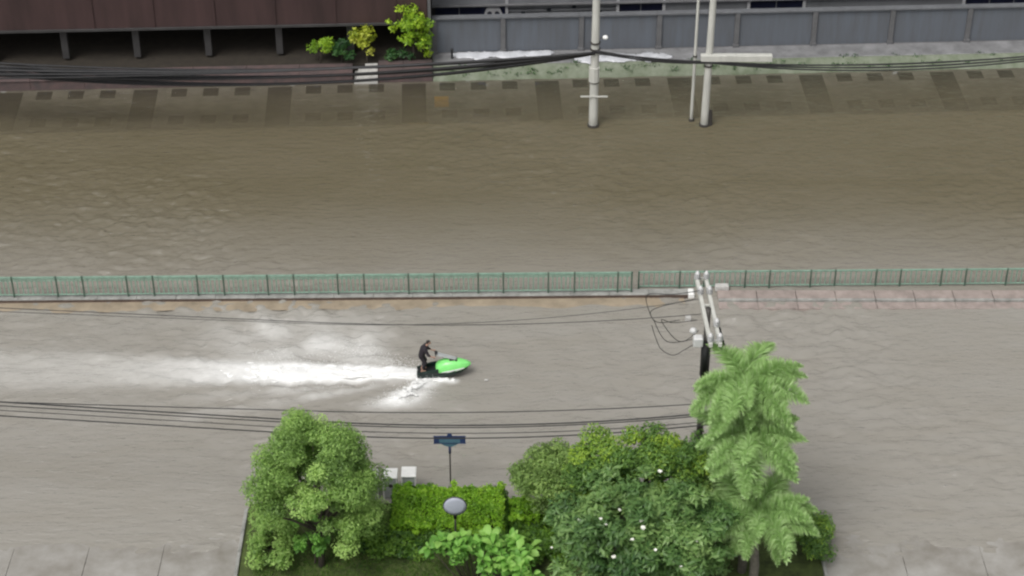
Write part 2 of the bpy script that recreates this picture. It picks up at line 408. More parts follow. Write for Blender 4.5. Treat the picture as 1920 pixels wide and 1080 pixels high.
ym2 = MB().box(-.6, .6, -.3, .3, -.03, 0, bev=.008).mesh('yellow_slab', M['yellow'])
s, t = fs_(785, 232); lay(ym2, 'yellow_slab', s, t)

S_EDGE = fs_(812, 148)[0]                             # where the left plot ends and the mossy bank begins
bk = MB(); N = 120
for i in range(N+1):
    s = S_EDGE + (70-S_EDGE)*i/N
    w = .05*math.sin(s*1.7)+.04*math.sin(s*4.3+1)
    for t, z in ((-.02+w*.4, -.08), (.06+w*.6, .10), (.30+w, .34), (.62+w, .56), (.80+w*.5, BANK_Z), (2.42, BANK_Z+.004)):
        bk.v.append(tuple(FM @ Vector((s, t, z+.015*math.sin(s*7.1+t*5)*(t < .7)))))
for i in range(N):
    for j in range(5):
        a = i*6+j; bk.f.append((a, a+6, a+7, a+1))
bank = tag(bk.build('bank', M['moss'], smooth=True), kind='structure')
tr_ = MB(); tr_.box(S_EDGE+.02, 70, .86, 2.40, .3, BANK_Z+.03, FM, .02)
tag(tr_.build('terrace', M['terrace']), kind='structure')
# ground behind the wall
tag(MB().box(-70, 70, 2.9, 40, -.6, BANK_Z-.05, FM).build('yard', M['concrete']), kind='structure')

# ------------------------------------------------------------------ grey precast wall
WT = 2.42; ZT = 3.02
wall = thing('boundary_wall', 'grey precast panel wall with raised posts behind the flooded footpath', 'wall', FM @ Vector((0, WT, 0)), FAR_RZ)
post_px = [943, 1088, 1235]
ss = [fs_(x, 94, BANK_Z)[0] for x in post_px]; bay = (ss[2]-ss[0])/2
posts = [ss[0]+bay*k for k in range(-1, 12)]
posts[0] = S_EDGE+.15
pan = None
for k, s in enumerate(posts):
    MB().box(s-.15, s+.15, -.10, .25, BANK_Z-.1, ZT-.10, bev=.015).build('post', M['wall_post'], wall)
    MB().box(s-.19, s+.19, -.16, .10, BANK_Z-.05, BANK_Z+.22, bev=.015).build('post_foot', M['wall_post'], wall)
    if k+1 < len(posts):
        e = posts[k+1]
        MB().box(s+.153, e-.153, .03, .16, BANK_Z+.05, ZT-.12, bev=.01).build('panel', M['wall_panel'], wall)
        MB().box(s+.153, e-.153, -.03, .20, BANK_Z-.1, BANK_Z+.045, bev=.01).build('footing', M['wall_post'], wall)
        MB().box(s-.14, e-.146, -.13, .30, ZT-.095, ZT+.03, bev=.015).build('coping', M['coping'], wall)

# ------------------------------------------------------------------ buildings behind the wall
def building_right():
    b = thing('office_podium', 'grey clad building with navy window band behind the boundary wall', 'building', FM @ Vector((0, 0, 0)), FAR_RZ)
    x0, x1, y0, y1 = S_EDGE+.05, 62, 4.6, 16
    H = 25
    MB().box(x0, x1, y0, y1, -.5, 1.15).build('wall', M['grey_clad'], b)
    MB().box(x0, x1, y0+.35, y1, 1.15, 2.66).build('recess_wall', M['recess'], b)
    MB().box(x0, x1, y0-.02, y1, 2.66, H).build('upper_wall', M['grey_clad'], b)
    # navy glazing and grey piers in the band seen just above the coping
    xs = [x0+.1, fs_(904, 18, 1.6)[0]]
    sx = lambda px: (FM.inverted() @ PY(px, 16, 111.0)).x
    cells = [(sx(816), sx(948), 'navy'), (sx(950), sx(1153), 'louvre'), (sx(1156), sx(1238), 'navy'), (sx(1242), sx(1395), 'panel'), (sx(1400), sx(1500), 'navy'), (sx(1505), sx(1800), 'panel'), (sx(1805), sx(1990), 'navy')]
    for a, e, kd in cells:
        if kd == 'navy':
            w = MB().box(a, e, y0+.10, y0+.30, 1.16, 2.65).build('window', M['navy'], b)
            n = max(1, round((e-a)/1.5))
            for i in range(1, n):
                MB().box(a+(e-a)*i/n-.025, a+(e-a)*i/n+.025, y0+.04, y0+.097, 1.17, 2.64).build('mullion', M['grey_clad'], w)
        elif kd == 'panel':
            MB().box(a, e, y0+.02, y0+.30, 1.16, 2.65, bev=.02).build('pier', M['grey_clad'], b)
        else:
            for i in range(6):
                MB().box(a, e, y0+.04, y0+.26, 1.2+.24*i, 1.2+.24*i+.15, bev=.01).build('louvre', M['grey_clad'], b)
            for i in range(4):
                c = a+(e-a)*(i+.6)/4.3
                MB().box(c-.12, c+.12, y0-.02, y0+.035, 2.05+.16*(i % 3), 2.22+.16*(i % 3), bev=.01).build('vent', M['glass'], b)
    for px in (948, 1154, 1240, 1398, 1502, 1802):
        c = sx(px); MB().box(c-.09, c+.09, y0-.08, y0+.34, 1.152, 4.2, bev=.01).build('pier', M['pale'], b)
    # pale emblem: a flat-topped arch with two openings
    c = sx(923); e = MB()
    out = [(-.62, 0), (-.42, .74), (-.30, .84), (.30, .84), (.42, .74), (.62, 0), (.44, 0), (.36, .40), (.22, .52), (.10, .40), (.06, 0), (-.06, 0), (-.10, .40), (-.22, .52), (-.36, .40), (-.44, 0)]
    n = len(out); vs_ = [(c+p[0], y0-.06, 1.93+p[1]*.74) for p in out]+[(c+p[0], y0-.01, 1.93+p[1]*.74) for p in out]
    fs = [tuple(range(n)), tuple(range(2*n-1, n-1, -1))]+[(i, (i+1) % n, n+(i+1) % n, n+i) for i in range(n)]
    e.add(vs_, fs); em = e.build('emblem', M['pale'], b)
    MB().box(c-.75, c+.75, y0-.005, y0+.095, 1.20, 2.62).build('emblem_board', M['navy'], b)
    # ledge above the band and storeys higher up
    MB().box(x0, x1, y0-.22, y0-.023, 2.68, 2.80, bev=.02).build('ledge', M['wall_post'], b)
    nb = int((x1-x0)/3.4)
    for fl in range(6):
        z = 4.6+3.3*fl
        for i in range(nb):
            a = x0+1.0+3.4*i
            w = MB().box(a, a+2.2, y0-.06, y0-.022, z, z+1.7).build('window', M['glass'], b)
        MB().box(x0, x1, y0-.16, y0-.023, z-.45, z-.25, bev=.02).build('ledge', M['grey_clad'], b)
def building_left():
    b = thing('maroon_building', 'dark maroon building overhanging a shaded open ground floor', 'building', FM @ Vector((0, 0, 0)), FAR_RZ)
    x1 = S_EDGE-.25; x0 = -52; yo = 1.95; H = 24
    zb = 3.0
    MB().box(x0, x1, yo, 16, zb, H).build('wall', M['maroon'], b)
    for i in range(6):
        s = x1-1.9-3.6*i
        MB().box(s-.05, s+.05, yo-.07, yo-.003, zb+.05, zb+4.0).build('cladding_rib', M['maroon'], b)
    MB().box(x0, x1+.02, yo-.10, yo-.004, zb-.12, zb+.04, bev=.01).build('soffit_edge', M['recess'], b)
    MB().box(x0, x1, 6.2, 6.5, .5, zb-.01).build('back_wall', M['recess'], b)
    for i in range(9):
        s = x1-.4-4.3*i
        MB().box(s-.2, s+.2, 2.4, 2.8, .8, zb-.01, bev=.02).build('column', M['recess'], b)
    MB().box(x1+.03, x1+.22, yo-.1, yo+.3, .7, 9, bev=.02).build('corner_pipe', M['wall_post'], b)
    for fl in range(5):
        z = 6.2+3.4*fl
        for i in range(10):
            a = x1-3.6-3.6*i
            MB().box(a, a+2.2, yo-.05, yo-.004, z, z+1.6).build('window', M['glass'], b)
building_right(); building_left()
# raised plot edge of the left building: brown plinths and pale steps
SA, SB_ = fs_(664, 150)[0], fs_(709, 150)[0]
pl = thing('raised_plinth', 'low brown stone plinth right of the pale steps', 'plinth', FM @ Vector((0, 0, 0)), FAR_RZ)
for k, (a, e) in enumerate([(SB_+.05, SB_+1.55), (SB_+1.56, S_EDGE-.02)]):
    MB().box(a, e, .02, 1.2, -.15, .72, bev=.03).build('plinth_block', M['plinth'], pl)
    MB().box(a, e-.005, -.04, 1.25, .725, .84, bev=.02).build('plinth_cap', M['plinth'], pl)
pl2 = thing('raised_plinth', 'long dark brown plinth left of the pale steps below the shrubs', 'plinth', FM @ Vector((0, 0, 0)), FAR_RZ)
for k in range(12):
    a = SA-.05-3.2*(k+1)
    MB().box(a, a+3.19, .02, 1.2, -.15, .60, bev=.03).build('plinth_block', M['plinth'], pl2)
    MB().box(a, a+3.185, -.04, 1.25, .605, .70, bev=.02).build('plinth_cap', M['plinth'], pl2)
tag(MB().box(-52, S_EDGE, 1.26, 14, -.5, .62, FM).build('raised_yard', M['soil']), kind='structure')
st = thing('entrance_steps', 'pale stone steps rising from the flood between brown plinths', 'steps', FM @ Vector((0, 0, 0)), FAR_RZ)
for k in range(4):
    MB().box(SA+.02+.22*k, SB_-.01, -.10+.32*k, 1.28, -.15 if k == 0 else .163*k-.02, .16*(k+1), bev=.015).build('step', M['step'], st)

# ------------------------------------------------------------------ white plastic sheeting laid along the wall, odds and ends on the bank
def sheeting(x0, x1, y, label, seed):
    a, t0 = fs_(x0, y, BANK_Z); e, _ = fs_(x1, y, BANK_Z); g = np.random.default_rng(seed)
    n = 46; m_ = 6; v = []; f = []
    for i in range(n+1):
        s = a+(e-a)*i/n; wv = .50+.14*math.sin(i*.43+seed)+g.normal(0, .05); tap = min(1, i/4+.25, (n-i)/4+.25)
        for j in range(m_+1):
            u = j/m_-.5
            z = BANK_Z+.045+tap*(.07*math.cos(u*math.pi)*(1+.4*math.sin(i*.9+seed*2))+g.normal(0, .015))
            v.append(FM @ Vector((s+g.normal(0, .03), min(t0+u*wv*2*tap+g.normal(0, .03), 2.36), max(z, BANK_Z+.034))))
    for i in range(n):
        for j in range(m_): q = i*(m_+1)+j; f.append((q, q+m_+1, q+m_+2, q+1))
    o = MB().add(v, f).build('plastic_sheeting', M['sheeting'], smooth=True)
    so = o.modifiers.new('thick', 'SOLIDIFY'); so.thickness = .02
    tag(o, label, 'sheeting', 'white sheeting along the wall')
sheeting(846, 1040, 104, 'white plastic sheeting bunched along wall foot left of the tall concrete pole', 3)
sheeting(1076, 1262, 111, 'white plastic sheeting bunched along bank top behind the tall concrete pole', 5)
p = P(848, 108, BANK_Z)
bo = thing('bollard', 'small black bollard at the left end of the white sheeting', 'bollard', p+Vector((0, -.15, .02)))
MB().tube([(0, 0, 0), (0, 0, .55)], .07, 10).build('post', M['black'], bo); MB().ball((0, 0, .58), .10).build('cap', M['black'], bo, True)
p = P(1027, 131, .3)
tag(MB().ball(p, (.26, .2, .16), 8, 6).ball(p+Vector((.22, .05, .03)), (.16, .14, .12), 7, 5).build('rubbish_bag', M['black'], smooth=True), 'small black rubbish bag lying on the mossy bank', 'bag')

# ------------------------------------------------------------------ median kerb and green railing
def med(x, y): q = MM.inverted() @ P(x, y); return q.x, q.y
s_end = med(1290, 558)[0]
mk = thing('median_kerb', 'long grey median kerb with red-brown face under the green railing', 'kerb', MM @ Vector((0, 0, 0)), MED_RZ)
k0 = -44.0; LK = 2.0
nk = int((s_end-k0)/LK)
for k in range(nk):
    e = s_end-LK*k; a = e-LK+.012
    MB().box(a, e, .012, .52, -.5, .20, bev=.015).build('kerb_stone', M['kerb_top'], mk)
    MB().box(a, e, -.02, .009, -.5, .165).build('kerb_face', M['kerb_red'], mk)
MB().box(s_end+.01, s_end+.32, -.05, .50, -.5, .25, bev=.05).build('kerb_end', M['white'], mk)
lg = MB(); n = 160; v = []
for i in range(n+1):
    s = k0+(s_end-.2-k0)*i/n; wv = .78+.07*math.sin(s*.8)+.04*math.sin(s*2.7); z = .03 if i < n-8 else .03-.06*(i-n+8)/8
    v += [(s, -.021, z+.01), (s, -wv*.75, z+.008), (s, -wv, -.02)]
lg.add([MM @ Vector(p) for p in v], [(i*3+j, i*3+3+j, i*3+4+j, i*3+1+j) for i in range(n) for j in range(2)])
tag(lg.build('silt_bar', M['silt'], smooth=True), kind='structure')

px_posts = [635, 684, 767, 815, 897, 944, 1028, 1077, 1158]
sp = [med(x, 558)[0] for x in px_posts]
per = (sp[8]-sp[0])/4; gapw = sp[1]-sp[0]
left = []
q = sp[0]
while q > -44:
    left += [q-per, q-per+gapw]; q -= per
allp = sorted(left)+sp+[med(1184, 558)[0]]
rl = thing('median_railing', 'pale green steel railing with dark posts along the median kerb', 'railing', MM @ Vector((0, .26, .2)), MED_RZ)
RH = 1.24
post_me = MB().box(-.04, .04, -.04, .04, 0, RH+.03, bev=.012).mesh('post', M['fence_post'])
picket_me = MB().box(-.030, .030, -.012, .012, .17, RH-.10).mesh('picket', M['fence_rail'])
for i, s in enumerate(allp):
    link('post', post_me, rl, (s, 0, 0))
    if i+1 < len(allp):
        e = allp[i+1]
        MB().box(s+.052, e-.052, -.04, .04, RH-.16, RH, bev=.012).build('top_rail', M['fence_rail'], rl)
        MB().box(s+.052, e-.052, -.03, .03, RH-.27, RH-.22, bev=.008).build('upper_rail', M['fence_rail'], rl)
        MB().box(s+.052, e-.052, -.03, .03, .12, .18, bev=.008).build('bottom_rail', M['fence_rail'], rl)
        n = max(2, round((e-s)/.24))
        for k in range(1, n):
            link('picket', picket_me, rl, (s+(e-s)*k/n, 0, 0))
# second, lower railing run set back a little
s2 = med(1186, 558)[0]
rl2 = thing('median_railing', 'lower dull green railing run behind the utility pole', 'railing', MM @ Vector((0, .85, .03)), MED_RZ)
RH2 = 1.02
post2 = MB().box(-.04, .04, -.04, .04, -.5, RH2+.02, bev=.01).mesh('post', M['fence_post'])
picket2 = MB().box(-.030, .030, -.012, .012, .12, RH2-.08).mesh('picket', M['fence_rail'])
q = s2+.35; k = 0
while q < 34:
    link('post', post2, rl2, (q, 0, 0)); e = q+(1.25 if k % 2 else 2.1)
    MB().box(q+.043, e-.043, -.04, .04, RH2-.09, RH2, bev=.012).build('top_rail', M['fence_rail'], rl2)
    MB().box(q+.043, e-.043, -.03, .03, .08, .14, bev=.008).build('bottom_rail', M['fence_rail'], rl2)
    n = max(2, round((e-q)/.26))
    for i in range(1, n): link('picket', picket2, rl2, (q+(e-q)*i/n, 0, 0))
    q = e; k += 1
# pink paved refuge right of the pole
ri = thing('traffic_island', 'low pinkish paved island with pale kerb right of the utility pole', 'island', P(1346, 566))
for k in range(13):
    MB().box(.02+2*k, 1.99+2*k, -.05, .10, -.5, .17, bev=.03).build('kerb_stone', M['kerb_top'], ri)
    MB().box(.02+2*k, 1.99+2*k, .103, .85, -.5, .13, bev=.01).build('paving_slab', M['brick'], ri)
    MB().box(.02+2*k, 1.99+2*k, -.62, -.053, -.5, .035, bev=.01).build('gutter_slab', M['brick'], ri)
tag(MB().box(-.35, .35, -.16, .16, 0, .34, Matrix.Translation(P(1353, 544)), .04).build('concrete_block', M['step']), 'pale concrete block lying behind the pinkish island', 'block')
tag(MB().box(-.14, .14, -.14, .14, -.1, .30, Matrix.Translation(P(1290, 602)), .04).build('marker_stone', M['step']), 'small pale marker stone in the water left of the utility pole', 'stone')

# ------------------------------------------------------------------ cables
def sag(a, b, d, n=24):
    a, b = Vector(a), Vector(b)
    return [a.lerp(b, i/n) - Vector((0, 0, d*4*(i/n)*(1-i/n))) for i in range(n+1)]
def cable(name, pts, r, label, group):
    return tag(MB().tube(pts, r, 5).build(name, M['cable'], smooth=True), label, 'cable', group)

# far concrete poles
def far_pole(name, x, y, h, r0, r1, label, bands=(), **kw):
    b = P(x, y); t = thing(name, label, 'pole', (b.x, b.y, 0))
    n = 8; lean = kw.get('lean', 0)
    MB().tube([(lean*i/n, 0, -.6+(h+.6)*i/n) for i in range(n+1)], [r0+(r1-r0)*i/n for i in range(n+1)], 12).build('shaft', M['pole'], t, True)
    MB().tube([(0, 0, -.05), (0, 0, .13)], r0+.06, 12).build('base_collar', M['tan_metal'], t)
    for z in bands: MB().tube([(lean*z/h, 0, z), (lean*z/h, 0, z+.09)], r0+.025, 12).build('steel_band', M['tan_metal'], t)
    return t
pole1 = far_pole('concrete_pole', 1112, 236, 11, .27, .19, 'tall thick pale concrete pole standing in the flood by the footpath', (2.9, 5.0, 5.4))
MB().box(-.78, .78, -.30, -.22, 2.05, 2.13, bev=.01).build('cross_bar', M['pole'], pole1)
lamp = thing('pole_lamp', 'small white lamp head on the right side of the tall concrete pole', 'lamp', pole1.location+Vector((.25, -.1, 5.75)))
MB().tube([(0, 0, 0), (.22, -.02, .06)], .03, 8).build('bracket', M['tan_metal'], lamp); MB().ball((.30, -.04, .08), (.16, .14, .13), 12, 8).build('lamp_head', M['white'], lamp, True)
MB().tube([(-.02, -.05, 3.0), (-.02, -.05, 3.9)], .31, 10).build('steel_sleeve', M['pole'], pole1)
pole2 = far_pole('concrete_pole', 1320, 235, 11.5, .23, .17, 'slimmer pale concrete pole carrying a concrete cross beam near the right side', (3.9, 4.4), lean=.10)
MB().box(-.45, 3.6, -.32, .02, 4.32, 4.72, bev=.03).build('cross_beam', M['pole'], pole2)
MB().tube([(.36, .05, -.3), (.30, .05, .95)], .13, 8).build('base_stub', M['tan_metal'], pole2)
pole3 = far_pole('thin_steel_pole', 1296, 226, 11, .10, .07, 'thin grey steel pole just left of the slim concrete pole', (4.2,))
# bundles between the far poles
p1, p2 = pole1.location, pole2.location
gB = 'black cable bundle along the far footpath'
lb = 'thick black cable sagging between the concrete poles above the far footpath'
for k in range(5):
    a = p1+Vector((0, -.30, 4.95+.07*(k % 3))); e = p2+Vector((0, -.28, 4.25+.08*(k % 2)))
    cable('bundle_cable', sag(a, e, .05+.05*k), .045, lb, gB)
    cable('bundle_cable', sag(e, e+Vector((24, .9, .6)), .55+.1*k), .045, 'thick black cable running right from the slim concrete pole', 'black cables right of the slim concrete pole')
for k in range(14):
    a = p1+Vector((0, -.30-.03*(k % 3), 4.85+.06*(k % 3))); e = Vector((-30.0-k*.3, 98.2+.12*k, 3.7+.22*(k % 5)))
    cable('bundle_cable', sag(a, e, .30+.125*k, 40), .045+.016*(k % 3), 'black cable sagging left from the tall concrete pole, %s of the bundle' % (['highest', 'second highest', 'third highest', 'fourth highest', 'fifth highest', 'sixth highest', 'seventh highest', 'seventh lowest', 'sixth lowest', 'fifth lowest', 'fourth lowest', 'third lowest', 'second lowest', 'lowest'][k]), 'black cables sagging left of the tall concrete pole')

# ------------------------------------------------------------------ near utility pole with double cross arms
UP = PY(1328, 578, 65.9); UP0 = Vector((UP.x, UP.y, 0)); UH = UP.z
up = thing('utility_pole', 'utility pole with pale double cross arms and white insulators beside the palms', 'pole', UP0)
MB().tube([(0, 0, -.3), (0, 0, UH*.5), (0, 0, UH)], [.17, .14, .115], 10).build('shaft', M['tan_metal'], up, True)
near, farp = PY(1341, 648, 63.5), PY(1316, 528, 67.9)
zA = UH-.12
dA = Vector((farp.x-near.x, farp.y-near.y, 0)); LA = dA.length; angA = math.atan2(dA.y, dA.x)
for sgn in (-1, 1):
    Mx = Matrix.Translation((0, 0, zA)) @ Matrix.Rotation(angA, 4, 'Z')
    MB().box(-2.4, 2.5, sgn*.19-.075, sgn*.19+.075, -.10, .10, Mx, .015).build('cross_arm', M['pole'], up)
Mx = Matrix.Translation((0, 0, zA)) @ Matrix.Rotation(angA, 4, 'Z')
for d in (-2.1, .35, 2.3): MB().box(d-.05, d+.05, -.114, .114, -.05, .05, Mx).build('arm_spacer', M['pole'], up)
def insulator(p, s=1.0):
    m_ = MB(); 
    for z, r in ((0, .05), (.05, .11), (.09, .05), (.14, .12), (.18, .05), (.23, .10), (.28, .06)): pass
    prof = [(0, .04), (.03, .13), (.08, .05), (.12, .13), (.17, .05), (.21, .12), (.26, .06), (.32, .05)]
    m_.tube([p+Vector((0, 0, z*s)) for z, r in prof], [r*s for z, r in prof], 10); return m_
for d, sd in ((-2.2, -.19), (-2.2, .19), (-1.2, -.19), (1.1, -.19), (2.2, -.19), (2.2, .19), (1.1, .19)):
    p = Mx @ Vector((d, sd, .10)); insulator(p, 1.1).build('insulator', M['insulator'], up, True)
# switch gear: white boxes either side of the shaft below the arms, dark fuse tube
for px, py, sz in ((1309, 637, (.20, .18, .30)), (1345, 648, (.17, .16, .28))):
    q = PY(px, py, 65.4)-UP0
    MB().box(q.x-sz[0], q.x+sz[0], q.y-sz[1], q.y+sz[1], q.z-sz[2], q.z+sz[2]*.6, bev=.06).build('switch_box', M['insulator'], up)
    MB().box(min(q.x, 0), max(q.x, 0), q.y+.02, q.y+.12, q.z-.1, q.z-.02).build('bracket', M['tan_metal'], up)
q = PY(1351, 634, 65.2)-UP0
MB().tube([q+Vector((-.12, 0, .5)), q, q+Vector((.12, 0, -.35))], .10, 8).build('fuse_tube', M['black'], up, True)
MB().tube([(0, -.16, UH-3.3), (0, -.16, UH-1.6)], .20, 12).build('cable_box', M['black'], up, True)
q = PY(1300, 620, 65.6)-UP0; MB().ball(q, (.16, .14, .14), 8, 6).build('insulator', M['insulator'], up, True)
# long wires over the near carriageway
gW = 'wires over the near carriageway'
def long_wire(pts_px, Y, r, label):
    pts = [PY(x, y, Y) for x, y in pts_px]
    a, c = pts[0], pts[-1]; b = pts[1]
    out = []
    for i in range(41):                                # Lagrange parabola through three surveyed points
        X = a.x+(c.x-a.x)*i/40
        f = lambda g: g(a)*(X-b.x)*(X-c.x)/((a.x-b.x)*(a.x-c.x))+g(b)*(X-a.x)*(X-c.x)/((b.x-a.x)*(b.x-c.x))+g(c)*(X-a.x)*(X-b.x)/((c.x-a.x)*(c.x-b.x))
        out.append(Vector((X, f(lambda v: v.y), f(lambda v: v.z))))
    out = sorted(out, key=lambda v: v.x)
    d = (out[0]-out[1]); out = [out[0]+d*50]+out
    cable('overhead_wire', out, r, label, gW)
long_wire([(560, 770), (960, 772), (1330, 756)], 65.9, .022, 'topmost thin black wire of the band below the jet ski')
long_wire([(560, 788), (930, 797), (1330, 774)], 65.8, .032, 'thick black wire in the middle of the band below the jet ski')
long_wire([(560, 793), (930, 801), (1330, 778)], 65.7, .025, 'black wire just under the thick middle wire below the jet ski')
long_wire([(560, 813), (930, 821), (1330, 796)], 65.6, .028, 'lowest black wire running past the blue street sign')
long_wire([(560, 803), (930, 812), (1330, 790)], 65.75, .018, 'thin black wire just above the lowest wire')
long_wire([(560, 603), (960, 608), (1325, 588)], 66.3, .016, 'upper thin wire crossing the water below the railing')
long_wire([(560, 606), (960, 601), (1318, 560)], 67.3, .012, 'finest wire rising right to the cross arm end')
# slack loops left of the arms
for k, pp in enumerate([[(1312, 545), (1260, 552), (1215, 552), (1216, 580), (1232, 604), (1275, 600)],
                        [(1305, 560), (1225, 580), (1228, 605), (1250, 640), (1290, 638), (1312, 630)],
                        [(1308, 600), (1262, 605), (1240, 600), (1262, 632), (1282, 640), (1310, 620)],
                        [(1310, 640), (1285, 655), (1262, 666), (1240, 655), (1230, 635), (1222, 610)]]):
    ctrl = [PY(x, y, 66.6-.15*k) for x, y in pp]
    pts = []
    for i in range(len(ctrl)-1):
        p0 = ctrl[max(i-1, 0)]; p1_ = ctrl[i]; p2_ = ctrl[i+1]; p3 = ctrl[min(i+2, len(ctrl)-1)]
        for j in range(6):
            t = j/6; pts.append(.5*((2*p1_)+(p2_-p0)*t+(2*p0-5*p1_+4*p2_-p3)*t*t+(3*p1_-p0-3*p2_+p3)*t**3))
    pts.append(ctrl[-1])
    cable('slack_loop', pts, .016, 'slack black cable loop left of the cross arms, ' + ('reaching up to the kerb end', 'the wide middle one', 'the short inner one', 'hanging lowest over the water')[k], 'slack cable loops beside the utility pole')

# ------------------------------------------------------------------ signs and cabinets
sg = P(845, 908)
sn = thing('street_name_sign', 'dark blue street name sign on a thin post behind the hedge', 'sign', (sg.x, sg.y, 0))
zt = PY(843, 815, sg.y).z
MB().tube([(0, 0, -.3), (0, 0, zt+.06)], .035, 10).build('post', M['tan_metal'], sn, True)
MB().tube([(0, 0, zt-1.05), (0, 0, zt-.55)], .06, 10).build('post_sleeve', M['sign_blue'], sn, True)
def plate(name, outline, y0, y1, m_, par):
    n = len(outline); v = [(x, y0, z) for x, z in outline]+[(x, y1, z) for x, z in outline]
    return MB().add(v, [tuple(range(n)), tuple(range(2*n-1, n-1, -1))]+[(i, (i+1) % n, n+(i+1) % n, n+i) for i in range(n)]).build(name, m_, par)
w = .70
plate('name_plate', [(-w, zt-.42), (-w, zt-.03), (-.12, zt-.03), (-.08, zt+.10), (.08, zt+.10), (.12, zt-.03), (w, zt-.03), (w, zt-.42)], -.08, -.04, M['sign_blue'], sn)
plate('lower_scroll', [(-.42, zt-.425), (-.26, zt-.55), (-.10, zt-.62), (.10, zt-.62), (.26, zt-.55), (.42, zt-.425)], -.075, -.045, M['sign_teal'], sn)
plate('inner_panel', [(-.46, zt-.40), (-.46, zt-.20), (.46, zt-.20), (.46, zt-.40)], -.086, -.081, M['sign_teal'], sn)
for x0, x1, z0, z1 in ((-w-.02, w+.02, -.05, -.02), (-w-.02, w+.02, -.445, -.415)):
    MB().box(x0, x1, -.095, -.087, zt+z0, zt+z1).build('border', M['sign_blue'], sn)
sg = PY(853, 948, 62.55)
rs = thing('round_sign', 'round pale grey sign disc on a dark post in front of the hedge', 'sign', (sg.x, sg.y, 0))
def disc(r, y0, y1, m_, name, dome=0.0):
    v = []; n = 28
    for rr, y in ((r, y1), (r, y0), (r*.7, y0-dome*.5), (r*.35, y0-dome*.87), ): v += [(rr*math.cos(2*math.pi*i/n), y, sg.z+rr*math.sin(2*math.pi*i/n)) for i in range(n)]
    v += [(0, y0-dome, sg.z)]
    f = [tuple(range(n))]+[(k*n+i, k*n+(i+1) % n, (k+1)*n+(i+1) % n, (k+1)*n+i) for k in range(3) for i in range(n)]+[(3*n+i, 3*n+(i+1) % n, 4*n) for i in range(n)]
    return MB().add(v, f).build(name, m_, rs, True)
disc(.47, -.05, 0, M['sign_grey'], 'disc', .05)
v = []; n = 28
rim = MB().tube([(.485*math.cos(2*math.pi*i/n), -.03, sg.z+.485*math.sin(2*math.pi*i/n)) for i in range(n+1)], .028, 6).build('rim', M['tan_metal'], rs, True)
MB().tube([(0, .05, 0), (0, .05, sg.z+.2)], .045, 10).build('post', M['tan_metal'], rs, True)
MB().tube([(0, .045, sg.z-.75), (0, .045, sg.z-.4)], .075, 10).build('clamp', M['black'], rs, True)
for k, (x, y) in enumerate([(705, 917), (741, 916), (763, 914)]): pass
def cabinet(x0, x1, ytop, Y, label, k):
    a, e = PY(x0, ytop, Y), PY(x1, ytop, Y); w = (e.x-a.x)/2; H = a.z-.02
    t = thing('roadside_cabinet', label, 'cabinet', ((a.x+e.x)/2, Y+.25, 0), 0, 'white roadside cabinets')
    MB().box(-w+.04, w-.04, -.26, .30, 0, H, bev=.02).build('body', M['cab'], t)
    MB().box(-w, w, -.34, .36, H+.002, H+.09, bev=.03).build('lid', M['white'], t)
    for sx in (-1, 1): MB().box(sx*(w-.04)-.03, sx*(w-.04)+.03, -.30, -.263, .02, H-.01).build('door_frame', M['white'], t)
    d = MB().box(-w+.12, w-.12, -.285, -.263, .1, H-.12, bev=.01).build('door', M['cab'], t)
    MB().tube([(.02, -.287, H-.42), (.02, -.30, H-.42)], .10, 12).build('lock_plate', M['tan_metal'], d)
cabinet(681, 709, 898, 66.5, 'white lidded cabinet half hidden behind the left tree', 0)
cabinet(717, 745, 896, 66.5, 'white lidded cabinet in the middle of the three by the hedge', 1)
cabinet(752, 780, 893, 66.5, 'white lidded cabinet nearest the bright hedge', 2)

# ------------------------------------------------------------------ garden ground at the near side
gx0, gx1 = -11.6, 13.2
gd = MB(); v = []; f = []; nx, ny = 54, 24
for j in range(ny+1):
    for i in range(nx+1):
        x = gx0+(gx1-gx0)*i/nx; y = 50+(66.6-50)*j/ny
        e = min((66.6-y)/.8, 1.0)
        v.append((x, y, -.25+.40*max(e, 0)**.6+.03*math.sin(x*2.1)*math.cos(y*1.7)))
for j in range(ny):
    for i in range(nx): a = j*(nx+1)+i; f.append((a, a+1, a+nx+2, a+nx+1))
tag(gd.add(v, f).build('garden_ground', M['lawn'], smooth=True), kind='structure')

# concrete driveways either side of the planted plot, running down into the flood; kerbs along the plot
def driveway(name, x0, x1):
    dr = tag(MB().box(x0, x1, 40, 62.4, -1.0, .02).build(name, M['soil']), kind='structure')
    nx_ = int(abs(x1-x0)/3.1)
    for i in range(nx_):
        a = x0+(x1-x0)*i/nx_; e = x0+(x1-x0)*(i+1)/nx_-.02
        for y0, y1 in ((46, 49.6), (49.62, 53.2), (53.22, 57.0), (57.02, 60.6)):
            MB().box(a, e, y0, y1, .021, .15+random.uniform(-.006, .006), bev=.01).build('slab', M['drive'], dr)
        L = 5.4; Mt = Matrix.Translation((0, 60.62, .15)) @ Matrix.Rotation(-math.atan(.055), 4, 'X')
        MB().box(a, e, 0, L, -.14, random.uniform(-.006, .006), Mt, .01).build('slab', M['drive'], dr)
M['drive'] = mat('driveway_concrete', (.33, .32, .30), .7, .16, .45, .2, 12, col2=(.17, .155, .13))
driveway('driveway', -44.0, gx0-.16); driveway('driveway', gx1+.16, 44.0)
pk = thing('plot_kerb', 'low concrete kerb along both sides of the planted plot', 'kerb', (0, 0, 0))
for x in (gx0-.08, gx1+.08):
    for i in range(14):
        MB().box(x-.075, x+.075, 46+1.4*i, 47.385+1.4*i, -.3, .27, bev=.02).build('kerb_stone', M['kerb_top'], pk)

